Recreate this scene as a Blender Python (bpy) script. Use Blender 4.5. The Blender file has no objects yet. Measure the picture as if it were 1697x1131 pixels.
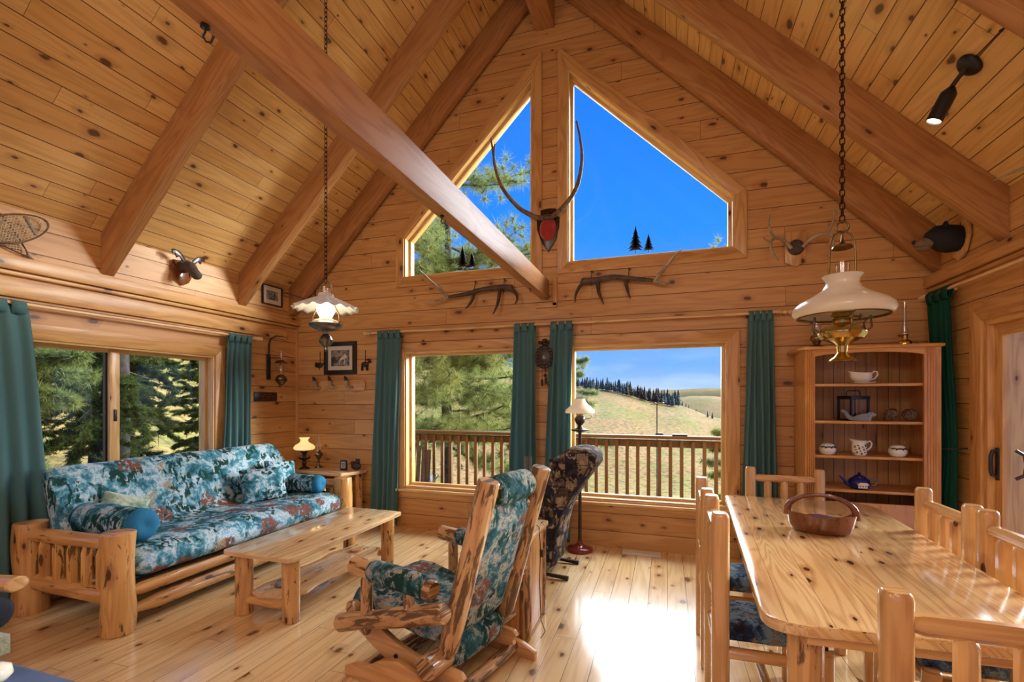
import bpy, bmesh, math, random
from mathutils import Vector, Matrix, noise, geometry
R = math.radians
PI = math.pi
SC = bpy.context.scene
COL = SC.collection
random.seed(7)

# ---------------------------------------------------------------- camera
cd = bpy.data.cameras.new('camera')
cd.sensor_width = 36.0
cd.lens = 36.0 * 773.0 / 1697.0
cd.shift_y = 96.5 / 1697.0
cd.clip_end = 2000
cam = bpy.data.objects.new('camera', cd)
COL.objects.link(cam)
cam.location = (0, 0, 1.5)
cam.rotation_euler = (PI / 2, 0, R(18.15))
SC.camera = cam

# ---------------------------------------------------------------- exposure
SC.view_settings.view_transform = 'Standard'
SC.view_settings.look = 'None'
SC.view_settings.exposure = 0.2
SC.view_settings.gamma = 1.0
SC.view_settings.use_curve_mapping = False

# ---------------------------------------------------------------- sky
SKY_STRENGTH = 1.0
world = bpy.data.worlds.new('sky')
SC.world = world
world.use_nodes = True
wt = world.node_tree
for n in list(wt.nodes): wt.nodes.remove(n)
w_out = wt.nodes.new('ShaderNodeOutputWorld')
w_bg = wt.nodes.new('ShaderNodeBackground')
w_tc = wt.nodes.new('ShaderNodeTexCoord')
w_sep = wt.nodes.new('ShaderNodeSeparateXYZ')
w_rmp = wt.nodes.new('ShaderNodeValToRGB')
wt.links.new(w_tc.outputs['Generated'], w_sep.inputs[0])
wt.links.new(w_sep.outputs['Z'], w_rmp.inputs[0])
cr = w_rmp.color_ramp
cr.elements[0].position = 0.0; cr.elements[0].color = (0.42, 0.62, 1.0, 1)
cr.elements[1].position = 0.75; cr.elements[1].color = (0.010, 0.17, 0.93, 1)
for p, c in ((0.07, (0.20, 0.45, 1.0, 1)), (0.18, (0.12, 0.37, 1.0, 1)), (0.32, (0.028, 0.29, 1.0, 1)), (0.48, (0.022, 0.235, 0.96, 1))):
    e = cr.elements.new(p); e.color = c
# thin clouds near the horizon
w_n = wt.nodes.new('ShaderNodeTexNoise')
w_map = wt.nodes.new('ShaderNodeMapping'); w_map.inputs['Scale'].default_value = (3.0, 3.0, 14.0)
wt.links.new(w_tc.outputs['Generated'], w_map.inputs[0]); wt.links.new(w_map.outputs[0], w_n.inputs['Vector'])
w_n.inputs['Scale'].default_value = 1.6; w_n.inputs['Detail'].default_value = 5
w_cr = wt.nodes.new('ShaderNodeValToRGB')
w_cr.color_ramp.elements[0].position = 0.5; w_cr.color_ramp.elements[0].color = (0, 0, 0, 1)
w_cr.color_ramp.elements[1].position = 0.8; w_cr.color_ramp.elements[1].color = (1, 1, 1, 1)
wt.links.new(w_n.outputs['Fac'], w_cr.inputs[0])
w_mr = wt.nodes.new('ShaderNodeMapRange')
w_mr.inputs['From Min'].default_value = 0.0; w_mr.inputs['From Max'].default_value = 0.12
w_mr.inputs['To Min'].default_value = 0.9; w_mr.inputs['To Max'].default_value = 0.0
wt.links.new(w_sep.outputs['Z'], w_mr.inputs[0])
w_mul = wt.nodes.new('ShaderNodeMath'); w_mul.operation = 'MULTIPLY'
wt.links.new(w_cr.outputs[0], w_mul.inputs[0]); wt.links.new(w_mr.outputs[0], w_mul.inputs[1])
w_mix = wt.nodes.new('ShaderNodeMix'); w_mix.data_type = 'RGBA'
wt.links.new(w_mul.outputs[0], w_mix.inputs['Factor'])
wt.links.new(w_rmp.outputs[0], w_mix.inputs['A'])
w_mix.inputs['B'].default_value = (0.75, 0.85, 1.0, 1)
wt.links.new(w_mix.outputs['Result'], w_bg.inputs['Color'])
w_bg.inputs['Strength'].default_value = SKY_STRENGTH
wt.links.new(w_bg.outputs[0], w_out.inputs[0])

def lamp(name, kind, loc, energy, color, **kw):
    l = bpy.data.lights.new(name, kind); l.energy = energy; l.color = color
    for k, v in kw.items(): setattr(l, k, v)
    o = bpy.data.objects.new(name, l); COL.objects.link(o); o.location = loc
    return o
def aim(o, to):
    o.rotation_euler = (Vector(to) - o.location).to_track_quat('-Z', 'Y').to_euler()

# the sun, low and hazy over the hills to the right, and the bright open sky ahead of the gable
def from_dir(o, bearing, elev):
    b, e = R(bearing), R(elev)
    aim(o, o.location - Vector((math.sin(b) * math.cos(e), math.cos(b) * math.cos(e), math.sin(e))))
sun = lamp('sun', 'SUN', (30, 20, 20), 9.0, (1.0, 0.97, 0.92), angle=R(24)); from_dir(sun, 62, 15)
skyl = lamp('bright_sky', 'SUN', (0, 40, 40), 12.0, (0.97, 0.98, 1.0), angle=R(80)); from_dir(skyl, 6, 34)
FILL = 33
# ---------------------------------------------------------------- node helper
class G:
    def __init__(s, name, rough=0.5, spec=0.5, metal=0.0):
        s.m = bpy.data.materials.new(name); s.m.use_nodes = True
        s.t = s.m.node_tree
        for n in list(s.t.nodes): s.t.nodes.remove(n)
        s.out = s.t.nodes.new('ShaderNodeOutputMaterial')
        s.b = s.t.nodes.new('ShaderNodeBsdfPrincipled')
        s.t.links.new(s.b.outputs[0], s.out.inputs[0])
        s.b.inputs['Roughness'].default_value = rough
        s.b.inputs['Specular IOR Level'].default_value = spec
        s.b.inputs['Metallic'].default_value = metal
    def set(s, sock, v):
        if hasattr(v, 'is_linked') or isinstance(v, bpy.types.NodeSocket): s.t.links.new(v, sock)
        elif isinstance(v, (tuple, list)) and len(v) == 3 and sock.type == 'RGBA': sock.default_value = (*v, 1)
        else: sock.default_value = v
    def n(s, typ, props=None, **ins):
        nd = s.t.nodes.new('ShaderNode' + typ)
        for k, v in (props or {}).items(): setattr(nd, k, v)
        for k, v in ins.items():
            key = int(k[1:]) if k[0] == 'i' and k[1:].isdigit() else k.replace('_', ' ')
            s.set(nd.inputs[key], v)
        return nd
    def math(s, op, a, b=0.0, c=None):
        nd = s.n('Math', {'operation': op}, i0=a, i1=b)
        if c is not None: s.set(nd.inputs[2], c)
        return nd.outputs[0]
    def mix(s, f, a, b, blend='MIX'):
        nd = s.n('Mix', {'data_type': 'RGBA', 'blend_type': blend})
        s.set(nd.inputs['Factor'], f); s.set(nd.inputs['A'], a); s.set(nd.inputs['B'], b)
        return nd.outputs['Result']
    def dot(s, v, c):
        return s.n('VectorMath', {'operation': 'DOT_PRODUCT'}, i0=v, i1=c).outputs['Value']
    def comb(s, x, y, z=0.0):
        return s.n('CombineXYZ', None, X=x, Y=y, Z=z).outputs[0]
    def noise(s, vec, scale=1.0, detail=3.0, rough=0.5, dist=0.0):
        return s.n('TexNoise', None, Vector=vec, Scale=scale, Detail=detail, Roughness=rough, Distortion=dist).outputs['Fac']
    def white(s, w):
        return s.n('TexWhiteNoise', {'noise_dimensions': '1D'}, W=w)
    def ss(s, x, a, b, lo=0.0, hi=1.0):
        return s.n('MapRange', {'interpolation_type': 'SMOOTHSTEP'}, i0=x, i1=a, i2=b, i3=lo, i4=hi).outputs[0]
    def obj(s): return s.n('TexCoord').outputs['Object']
    def uv(s): return s.n('TexCoord').outputs['UV']
    def bump(s, h, strength=0.3, dist=0.01):
        s.set(s.b.inputs['Normal'], s.n('Bump', None, Height=h, Strength=strength, Distance=dist).outputs[0])
    def color(s, c): s.set(s.b.inputs['Base Color'], c); return s.m

def planks(name, ca, cb, w, S, T, L=2.6, rough=0.35, knotc=(0.06, 0.02, 0.008), groove=(0.10, 0.035, 0.01), kn=0.55, off=0.0, gw=0.004, spec=0.5, grain=0.5, coat=0.0, knsize=0.16, kx=2.4):
    """Boards of width w side by side along S, running along T, with butt joints, grain and knots."""
    g = G(name, rough, spec); P = g.obj()
    s_ = g.math('ADD', g.dot(P, S), off); t = g.dot(P, T)
    sw = g.math('DIVIDE', s_, w); idx = g.math('FLOOR', sw); fs = g.math('FRACT', sw)
    r1 = g.white(idx).outputs['Value']
    t2 = g.math('MULTIPLY_ADD', r1, 37.0, t)
    tl = g.math('DIVIDE', t2, L); jf = g.math('FRACT', tl)
    bid = g.math('MULTIPLY_ADD', idx, 7.13, g.math('MULTIPLY', g.math('FLOOR', tl), 3.71))
    wn = g.white(bid); rnd = wn.outputs['Value']
    # cathedral grain
    v1 = g.comb(g.math('MULTIPLY', t2, 0.55), g.math('MULTIPLY', s_, 5.5), bid)
    n1 = g.noise(v1, 1.0, 2.0, 0.5, 0.3)
    rings = g.math('SINE', g.math('MULTIPLY', n1, 55.0))
    fine = g.noise(g.comb(g.math('MULTIPLY', t2, 3.0), g.math('MULTIPLY', s_, 120.0), bid), 1.0, 3.0, 0.6)
    gr = g.math('ADD', g.math('MULTIPLY', rings, 0.16), g.math('MULTIPLY', fine, 0.8))
    c = g.mix(rnd, ca, cb)
    dark = g.mix(1.0, c, (0.66, 0.52, 0.40), 'MULTIPLY')
    c = g.mix(g.math('MULTIPLY', g.ss(gr, 0.25, 0.75), grain), c, dark)
    # knots
    kv = g.comb(g.math('MULTIPLY', t2, kx), g.math('MULTIPLY', s_, 6.0), 0.0)
    vor = g.n('TexVoronoi', {'voronoi_dimensions': '2D'}, Vector=kv, Scale=1.0, Randomness=1.0)
    wob = g.noise(g.comb(g.math('MULTIPLY', t2, 14.0), g.math('MULTIPLY', s_, 14.0)), 1.0, 2.0)
    kd = g.math('ADD', vor.outputs['Distance'], g.math('MULTIPLY', g.math('SUBTRACT', wob, 0.5), 0.22))
    cr_ = g.n('SeparateColor', None, Color=vor.outputs['Color'])
    keep = g.math('GREATER_THAN', cr_.outputs[0], 1.0 - kn)
    rad = g.math('MULTIPLY_ADD', g.math('POWER', cr_.outputs[1], 2.0), knsize * 1.5, knsize * 0.35)
    core = g.math('MULTIPLY', keep, g.ss(g.math('DIVIDE', kd, rad), 0.95, 0.4, 0.0, 0.85))
    halo = g.math('MULTIPLY', keep, g.ss(g.math('DIVIDE', kd, rad), 2.6, 0.7))
    c = g.mix(g.math('MULTIPLY', halo, 0.45), c, g.mix(1.0, c, (0.55, 0.36, 0.25), 'MULTIPLY'))
    c = g.mix(core, c, knotc)
    # grooves and butt joints
    e = g.math('MULTIPLY', g.math('MINIMUM', fs, g.math('SUBTRACT', 1.0, fs)), w)
    ge = g.ss(e, gw * 0.4, gw, 1.0, 0.0)
    je = g.ss(g.math('MULTIPLY', g.math('MINIMUM', jf, g.math('SUBTRACT', 1.0, jf)), L), 0.0008, 0.002, 0.8, 0.0)
    gv = g.math('MAXIMUM', ge, je)
    c = g.mix(gv, c, groove)
    hgt = g.math('SUBTRACT', g.math('MULTIPLY', fine, 0.06), gv)
    g.bump(hgt, 0.5, 0.004)
    g.set(g.b.inputs['Roughness'], g.math('MULTIPLY_ADD', fine, 0.14, rough - 0.05))
    if coat: g.b.inputs['Coat Weight'].default_value = coat; g.b.inputs['Coat Roughness'].default_value = 0.11; g.b.inputs['Coat IOR'].default_value = 1.55
    return g.color(c)

def wood(name, ca, cb, rough=0.35, kn=0.3, knotc=(0.09, 0.03, 0.01), streak=0.0, grain=0.6, spec=0.5, boards=0.0, coat=0.0, ring=45.0, kscale=1.0):
    """Solid timber: UV u runs along the piece in metres, v across it."""
    g = G(name, rough, spec); U = g.uv()
    sp = g.n('SeparateXYZ', None, Vector=U); u, v = sp.outputs[0], sp.outputs[1]
    bid = 0.0
    if boards:
        vb = g.math('DIVIDE', v, boards); bid = g.math('FLOOR', vb); fb = g.math('FRACT', vb)
        u = g.math('MULTIPLY_ADD', g.white(bid).outputs['Value'], 11.0, u)
    n1 = g.noise(g.comb(g.math('MULTIPLY', u, 0.8), g.math('MULTIPLY', v, 6.0), bid), 1.0, 2.0, 0.5, 0.4)
    rings = g.math('SINE', g.math('MULTIPLY', n1, ring))
    fine = g.noise(g.comb(g.math('MULTIPLY', u, 3.0), g.math('MULTIPLY', v, 110.0), bid), 1.0, 3.0, 0.6)
    gr = g.math('ADD', g.math('MULTIPLY', rings, 0.2), g.math('MULTIPLY', fine, 0.8))
    big = g.noise(g.comb(g.math('MULTIPLY', u, 0.7), g.math('MULTIPLY', v, 2.5), bid), 1.0, 1.0)
    c = g.mix(g.ss(big, 0.3, 0.7), ca, cb)
    if boards: c = g.mix(g.math('MULTIPLY', g.white(bid).outputs['Value'], 0.35), c, g.mix(1.0, c, (0.72, 0.6, 0.5), 'MULTIPLY'))
    c = g.mix(g.math('MULTIPLY', g.ss(gr, 0.25, 0.75), grain), c, g.mix(1.0, c, (0.62, 0.46, 0.34), 'MULTIPLY'))
    if kn:
        kv = g.comb(g.math('MULTIPLY', u, 3.0 * kscale), g.math('MULTIPLY', v, 7.0 * kscale), 0.0)
        vor = g.n('TexVoronoi', {'voronoi_dimensions': '2D'}, Vector=kv, Scale=1.0)
        wob = g.noise(g.comb(g.math('MULTIPLY', u, 16.0), g.math('MULTIPLY', v, 16.0)), 1.0, 2.0)
        kd = g.math('ADD', vor.outputs['Distance'], g.math('MULTIPLY', g.math('SUBTRACT', wob, 0.5), 0.12))
        cr_ = g.n('SeparateColor', None, Color=vor.outputs['Color'])
        keep = g.math('GREATER_THAN', cr_.outputs[0], 1.0 - kn)
        rad = g.math('MULTIPLY_ADD', cr_.outputs[1], 0.13, 0.05)
        q = g.math('DIVIDE', kd, rad)
        c = g.mix(g.math('MULTIPLY', keep, g.ss(q, 2.4, 0.7, 0.0, 0.5)), c, g.mix(1.0, c, (0.5, 0.33, 0.22), 'MULTIPLY'))
        c = g.mix(g.math('MULTIPLY', keep, g.ss(q, 0.75, 0.5)), c, knotc)
    if streak:
        sn = g.noise(g.comb(g.math('MULTIPLY', u, 5.0), g.math('MULTIPLY', v, 26.0), 3.3), 1.0, 4.0, 0.65, 0.5)
        c = g.mix(g.ss(sn, 0.60 - streak * 0.12, 0.66 - streak * 0.1, 0.0, 0.85), c, (0.055, 0.022, 0.009))
    if boards:
        e = g.math('MULTIPLY', g.math('MINIMUM', fb, g.math('SUBTRACT', 1.0, fb)), boards)
        c = g.mix(g.ss(e, 0.0006, 0.0016, 0.7, 0.0), c, (0.12, 0.05, 0.02))
    g.bump(g.math('MULTIPLY', fine, 0.2), 0.25, 0.003)
    if coat: g.b.inputs['Coat Weight'].default_value = coat; g.b.inputs['Coat Roughness'].default_value = 0.10
    return g.color(c)

def plain(name, c, rough=0.5, metal=0.0, spec=0.5, var=0.0, vs=20.0, bump=0.0, **kw):
    g = G(name, rough, spec, metal)
    n = g.noise(g.obj(), vs, 4.0, 0.6)
    d = tuple(x * (1 - var) for x in c)
    if bump: g.bump(n, bump, 0.004)
    for k, v in kw.items(): g.set(g.b.inputs[k.replace('_', ' ')], v)
    return g.color(g.mix(g.ss(n, 0.35, 0.65), d, c))

# ---------------------------------------------------------------- mesh helper
class MB:
    """Collects shapes into one bmesh with UVs laid along the grain."""
    def __init__(s):
        s.bm = bmesh.new(); s.uv = s.bm.loops.layers.uv.new('UVMap'); s.M = Matrix.Identity(4)
    def _grain(s, faces, g, o=None):
        # world-aligned UV for flat faced pieces: u along axis g
        o = o or (random.uniform(0, 40), random.uniform(0, 40))
        if not isinstance(g, int):
            gv = Vector(g).normalized()
            for f in faces:
                a = f.normal.cross(gv)
                if a.length < 0.3: a = f.normal.orthogonal()
                a.normalize(); b = gv if abs(f.normal.dot(gv)) < 0.9 else f.normal.cross(a)
                for l in f.loops: l[s.uv].uv = (l.vert.co.dot(b) + o[0], l.vert.co.dot(a) + o[1])
            return
        for f in faces:
            nn = f.normal
            oth = [a for a in range(3) if a != g]
            v = oth[0] if abs(nn[oth[0]]) < abs(nn[oth[1]]) else oth[1]
            gg = g
            if abs(nn[g]) > 0.8: gg = oth[0]; v = oth[1]
            for l in f.loops:
                l[s.uv].uv = (l.vert.co[gg] + o[0], l.vert.co[v] + o[1])
    def _fin(s, vs, M):
        M = s.M @ M
        for v in vs: v.co = M @ v.co
    def box(s, c, d, rot=(0, 0, 0), bev=0.0, g=None, seg=2, taper=None):
        hx, hy, hz = d[0] / 2, d[1] / 2, d[2] / 2
        t = bmesh.new()
        vs = [t.verts.new((x, y, z)) for x in (-hx, hx) for y in (-hy, hy) for z in (-hz, hz)]
        for q in ((0, 1, 3, 2), (4, 6, 7, 5), (0, 4, 5, 1), (2, 3, 7, 6), (0, 2, 6, 4), (1, 5, 7, 3)):
            t.faces.new([vs[i] for i in q])
        if taper:
            for v in vs:
                if v.co.z > 0: v.co.x *= taper[0]; v.co.y *= taper[1]
        if bev: bmesh.ops.bevel(t, geom=list(t.edges), offset=bev, segments=seg, profile=0.5, affect='EDGES')
        if g is None: g = max(range(3), key=lambda i: d[i])
        from mathutils import Euler
        s._join(t, Matrix.Translation(c) @ Euler(rot).to_matrix().to_4x4(), g)
        return s
    def _join(s, t, M, g, uvs=None):
        t.normal_update(); mp = {}
        nf = []
        for v in t.verts: mp[v] = s.bm.verts.new(v.co)
        for f in t.faces:
            try: nf.append(s.bm.faces.new([mp[v] for v in f.verts]))
            except ValueError: pass
        s.bm.normal_update()
        for f in nf: f.normal_update()
        if g is not None: s._grain(nf, g)
        s._fin(list(mp.values()), M); t.free()
        return nf
    def ring_sweep(s, rings, capA=True, capB=True, ulen=None, smooth=True):
        """rings: list of lists of points (equal length)."""
        o = (random.uniform(0, 40), random.uniform(0, 40)); n = len(rings[0])
        V = [[s.bm.verts.new(s.M @ Vector(p)) for p in r] for r in rings]
        us = [0.0]
        for a, b in zip(rings, rings[1:]):
            ca = sum((Vector(p) for p in a), Vector()) / n; cb = sum((Vector(p) for p in b), Vector()) / n
            us.append(us[-1] + max((cb - ca).length, 1e-4))
        per = max(sum((Vector(r[i]) - Vector(r[(i + 1) % n])).length for i in range(n)) for r in rings)
        for k in range(len(rings) - 1):
            for i in range(n):
                j = (i + 1) % n
                f = s.bm.faces.new((V[k][i], V[k][j], V[k + 1][j], V[k + 1][i]))
                for l, (uu, vv) in zip(f.loops, ((k, i), (k, i + 1), (k + 1, i + 1), (k + 1, i))):
                    l[s.uv].uv = (us[uu] + o[0], vv / n * per + o[1])
        for cap, k, rev in ((capA, 0, True), (capB, -1, False)):
            if not cap: continue
            f = s.bm.faces.new(list(reversed(V[k])) if rev else V[k])
            c = sum((Vector(p) for p in rings[k]), Vector()) / n
            for l in f.loops:
                q = (s.M.inverted() @ l.vert.co) - c
                l[s.uv].uv = (q.x * 0.3 + q.y * 0.3 + o[0], q.z + q.y + o[1])
        return s
    def tube(s, pts, rad, seg=10, caps=True, flat=(1.0, 1.0), up=None, rough=0.0, ph=0.0):
        pts = [Vector(p) for p in pts]
        if not hasattr(rad, '__len__'): rad = [rad] * len(pts)
        rings = []; prev = None; sd = random.uniform(0, 99)
        for i, p in enumerate(pts):
            d = (pts[min(i + 1, len(pts) - 1)] - pts[max(i - 1, 0)])
            if d.length < 1e-9: d = Vector((0, 0, 1))
            d.normalize()
            if prev is None:
                a = Vector(up) if up else (Vector((0, 0, 1)) if abs(d.z) < 0.9 else Vector((1, 0, 0)))
            else: a = prev
            a = (a - d * a.dot(d)).normalized(); b = d.cross(a); prev = a
            rr = []
            for k in range(seg):
                t = 2 * PI * (k + ph) / seg
                r = rad[i]
                if rough: r *= 1 + rough * noise.noise(Vector((math.cos(t) * 1.2 + sd, math.sin(t) * 1.2, i * 0.45)))
                rr.append(p + a * (math.cos(t) * r * flat[0]) + b * (math.sin(t) * r * flat[1]))
            rings.append(rr)
        return s.ring_sweep(rings, caps, caps)
    def log(s, p0, p1, r, r1=None, seg=14, rough=0.07, n=7, tip=0.0, chamf=0.006, flat=(1, 1), ph=0.0, up=None, tip0=None, tip1=None):
        """A peeled log: slightly wavy, chamfered or whittled ends."""
        p0, p1 = Vector(p0), Vector(p1); r1 = r if r1 is None else r1; L = (p1 - p0).length
        t0 = tip if tip0 is None else tip0; t1 = tip if tip1 is None else tip1
        ts = [0.0]; rs = [1 - (0.45 if t0 else 0) ]
        if t0: ts += [t0 / L]; rs += [1.0]
        else: ts = [0, chamf / L]; rs = [1 - chamf / r, 1.0]
        for i in range(1, n): ts.append(t0 / L + (1 - t0 / L - t1 / L) * i / n); rs.append(1.0)
        if t1: ts += [1 - t1 / L, 1.0]; rs += [1.0, 0.55]
        else: ts += [1 - chamf / L, 1.0]; rs += [1.0, 1 - chamf / r1]
        return s.tube([p0.lerp(p1, t) for t in ts], [q * (r + (r1 - r) * t) for q, t in zip(rs, ts)], seg, True, flat, up, rough, ph)
    def lathe(s, prof, c=(0, 0, 0), seg=24, wave=0.0, nw=0, closed=False, wz=0.0):
        rings = []
        for k, (r, z) in enumerate(prof):
            rr = []
            for i in range(seg):
                t = 2 * PI * i / seg; w = 1 + (wave * math.cos(nw * t) if nw and r > 0.02 else 0) * (k / max(1, len(prof) - 1))
                rr.append((c[0] + math.cos(t) * max(r, 1e-4) * w, c[1] + math.sin(t) * max(r, 1e-4) * w, c[2] + z + wz * math.cos(nw * t) * (k / max(1, len(prof) - 1))))
            rings.append(rr)
        s.ring_sweep(rings, not closed, not closed); return s
    def prism(s, poly, h0, h1, axis='z', bev=0.0, g=0, seg=2, M=None):
        """poly in the plane normal to axis, extruded from h0 to h1."""
        t = bmesh.new()
        def P(a, b, h): return {'z': (a, b, h), 'y': (a, h, b), 'x': (h, a, b)}[axis]
        lo = [t.verts.new(P(a, b, h0)) for a, b in poly]; hi = [t.verts.new(P(a, b, h1)) for a, b in poly]
        fl = t.faces.new(lo); fh = t.faces.new(list(reversed(hi))); n = len(poly)
        for i in range(n): t.faces.new((lo[i], hi[i], hi[(i + 1) % n], lo[(i + 1) % n]))
        bmesh.ops.recalc_face_normals(t, faces=list(t.faces))
        if bev: bmesh.ops.bevel(t, geom=[e for e in t.edges], offset=bev, segments=seg, profile=0.5, affect='EDGES')
        s._join(t, M or Matrix.Identity(4), g); return s
    def sphere(s, c, r, seg=16, rings=10, sc=(1, 1, 1)):
        prof = [(math.sin(PI * k / rings), -math.cos(PI * k / rings)) for k in range(rings + 1)]
        rr = [[(c[0] + math.cos(2 * PI * i / seg) * max(a, 1e-3) * r * sc[0], c[1] + math.sin(2 * PI * i / seg) * max(a, 1e-3) * r * sc[1], c[2] + b * r * sc[2]) for i in range(seg)] for a, b in prof]
        s.ring_sweep(rr); return s
    def cushion(s, c, d, bulge=0.3, n=12, rot=(0, 0, 0), seedv=0.0, edge=0.12, wr=0.004):
        """Stuffed cushion: a rounded slab, d = full size, thin towards its seams."""
        from mathutils import Euler
        M = Matrix.Translation(c) @ Euler(rot).to_matrix().to_4x4()
        t = bmesh.new(); top = {}; bot = {}
        for i in range(n + 1):
            for j in range(n + 1):
                a, b = -1 + 2 * i / n, -1 + 2 * j / n
                fa = max(0.0, 1 - abs(a) ** (2 / bulge)); fb = max(0.0, 1 - abs(b) ** (2 / bulge))
                h = edge + (1 - edge) * (fa * fb) ** 0.5
                pin = 1 - 0.05 * (1 - abs(a)) * 1.0
                x = a * d[0] / 2 * (1 - 0.05 * (1 - b * b)); y = b * d[1] / 2 * (1 - 0.05 * (1 - a * a))
                w = noise.noise(Vector((x * 9 + seedv, y * 9, seedv))) * wr * 2
                border = i in (0, n) or j in (0, n)
                top[i, j] = t.verts.new((x, y, (h * d[2] / 2 + w) if not border else edge * d[2] / 2))
                bot[i, j] = t.verts.new((x, y, -(h * d[2] / 2 + w) if not border else -edge * d[2] / 2))
        for i in range(n):
            for j in range(n):
                t.faces.new((top[i, j], top[i + 1, j], top[i + 1, j + 1], top[i, j + 1]))
                t.faces.new((bot[i, j], bot[i, j + 1], bot[i + 1, j + 1], bot[i + 1, j]))
        for i in range(n):
            for (p, q) in (((i, 0), (i + 1, 0)), ((i + 1, n), (i, n)), ((0, i + 1), (0, i)), ((n, i), (n, i + 1))):
                t.faces.new((top[q], top[p], bot[p], bot[q]))
        bmesh.ops.recalc_face_normals(t, faces=list(t.faces))
        s._join(t, M, 0); return s
    def build(s, name, mat, parent=None, smooth=35, solid=0.0, sub=0, loc=None):
        me = bpy.data.meshes.new(name)
        s.bm.normal_update()
        s.bm.to_mesh(me); s.bm.free()
        for m in (mat if isinstance(mat, (list, tuple)) else [mat]): me.materials.append(m)
        if smooth:
            for p in me.polygons: p.use_smooth = True
            me.set_sharp_from_angle(angle=R(smooth))
        o = bpy.data.objects.new(name, me); COL.objects.link(o)
        if parent: o.parent = parent
        if loc: o.location = loc
        if solid:
            md = o.modifiers.new('solid', 'SOLIDIFY'); md.thickness = solid; md.offset = 0
        if sub:
            md = o.modifiers.new('sub', 'SUBSURF'); md.levels = sub; md.render_levels = sub
        return o

def tag(o, label, cat=None, group=None, kind=None):
    if label: o['label'] = label
    if cat: o['category'] = cat
    if group: o['group'] = group
    if kind: o['kind'] = kind
    return o
def empty(name, loc=(0, 0, 0), rz=0.0, label=None, cat=None, group=None, kind=None):
    o = bpy.data.objects.new(name, None); COL.objects.link(o)
    o.empty_display_size = 0.1; o.location = loc; o.rotation_euler = (0, 0, rz)
    return tag(o, label, cat, group, kind)
def kids(o): return [c for c in KID.get(o.name, [])]
def copy_tree(o, parent=None):
    c = o.copy(); COL.objects.link(c)
    if parent: c.parent = parent
    for ch in [x for x in list(COL.objects) if x.parent == o]: copy_tree(ch, c)
    return c

def holed(poly, holes, h0, h1, name, mat, axis='y', kind='structure', parent=None):
    """A wall: outline with rectangular or polygonal holes, given thickness."""
    pts = []; edges = []
    for lp in [poly] + holes:
        b = len(pts); pts += [Vector(p) for p in lp]; edges += [(b + i, b + (i + 1) % len(lp)) for i in range(len(lp))]
    vo, eo, fo, *_ = geometry.delaunay_2d_cdt(pts, edges, [], 0, 1e-5)
    def inside(p, lp):
        c = False; j = len(lp) - 1
        for i in range(len(lp)):
            xi, yi = lp[i]; xj, yj = lp[j]
            if (yi > p[1]) != (yj > p[1]) and p[0] < (xj - xi) * (p[1] - yi) / (yj - yi) + xi: c = not c
            j = i
        return c
    m = MB(); bm = m.bm
    def P(p, h): return {'y': (p[0], h, p[1]), 'x': (h, p[0], p[1]), 'z': (p[0], p[1], h)}[axis]
    A = [bm.verts.new(P(p, h0)) for p in vo]; B = [bm.verts.new(P(p, h1)) for p in vo]
    for f in fo:
        c = sum((vo[i] for i in f), Vector((0, 0))) / len(f)
        if not inside(c, poly) or any(inside(c, h) for h in holes): continue
        bm.faces.new([A[i] for i in f]); bm.faces.new([B[i] for i in reversed(f)])
    bd = [e for e in bm.edges if len(e.link_faces) == 1]
    av = {v: i for i, v in enumerate(A)}
    for e in [e for e in bd if e.verts[0] in av and e.verts[1] in av]:
        i, j = av[e.verts[0]], av[e.verts[1]]
        bm.faces.new((A[i], A[j], B[j], B[i]))
    for v in [v for v in bm.verts if not v.link_faces]: bm.verts.remove(v)
    bmesh.ops.recalc_face_normals(bm, faces=list(bm.faces))
    o = m.build(name, mat, parent, smooth=0)
    if kind: o['kind'] = kind
    return o
# ---------------------------------------------------------------- materials
PA, PB = (0.60, 0.31, 0.105), (0.70, 0.395, 0.145)
M = {}
M['wall_x'] = planks('pine wall boards', PA, PB, 0.182, (0, 0, 1), (1, 0, 0), 3.4, 0.42, off=0.02, kn=0.5, knsize=0.10, kx=3.2)
M['wall_y'] = planks('pine wall boards', PA, PB, 0.186, (0, 0, 1), (0, 1, 0), 3.0, 0.42, off=0.02, kn=0.5, knsize=0.10, kx=3.2)
q = 1 / math.sqrt(2)
M['ceil_l'] = planks('pine ceiling boards', (0.73, 0.43, 0.15), (0.84, 0.55, 0.22), 0.135, (q, 0, q), (0, 1, 0), 2.4, 0.33, off=0.016, kn=0.6, knsize=0.10, kx=3.4)
M['ceil_r'] = planks('pine ceiling boards', (0.73, 0.43, 0.15), (0.84, 0.55, 0.22), 0.135, (-q, 0, q), (0, 1, 0), 2.2, 0.33, off=-0.018, kn=0.55, knsize=0.10, kx=3.4)
M['floor'] = planks('glossy pine floor boards', (0.80, 0.56, 0.27), (0.90, 0.70, 0.40), 0.137, (1, 0, 0), (0, 1, 0), 2.9, 0.22, off=-0.019, kn=0.42, groove=(0.16, 0.075, 0.03), gw=0.0025, grain=0.55, coat=0.55, knsize=0.15, kx=3.6)
M['beam'] = wood('fir beam', (0.44, 0.205, 0.07), (0.51, 0.255, 0.095), 0.4, kn=0.09, ring=60)
M['trim'] = wood('pine trim', (0.64, 0.34, 0.115), (0.72, 0.42, 0.16), 0.35, kn=0.22)
M['sash'] = wood('yellow pine sash', (0.74, 0.47, 0.18), (0.80, 0.54, 0.23), 0.3, kn=0.08)
M['log'] = wood('peeled pine log', (0.66, 0.35, 0.115), (0.77, 0.46, 0.18), 0.28, kn=0.25, streak=0.15, coat=0.3)
M['darklog'] = wood('streaked log', (0.56, 0.32, 0.14), (0.68, 0.42, 0.20), 0.3, kn=0.2, streak=1.0, coat=0.3)
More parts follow.
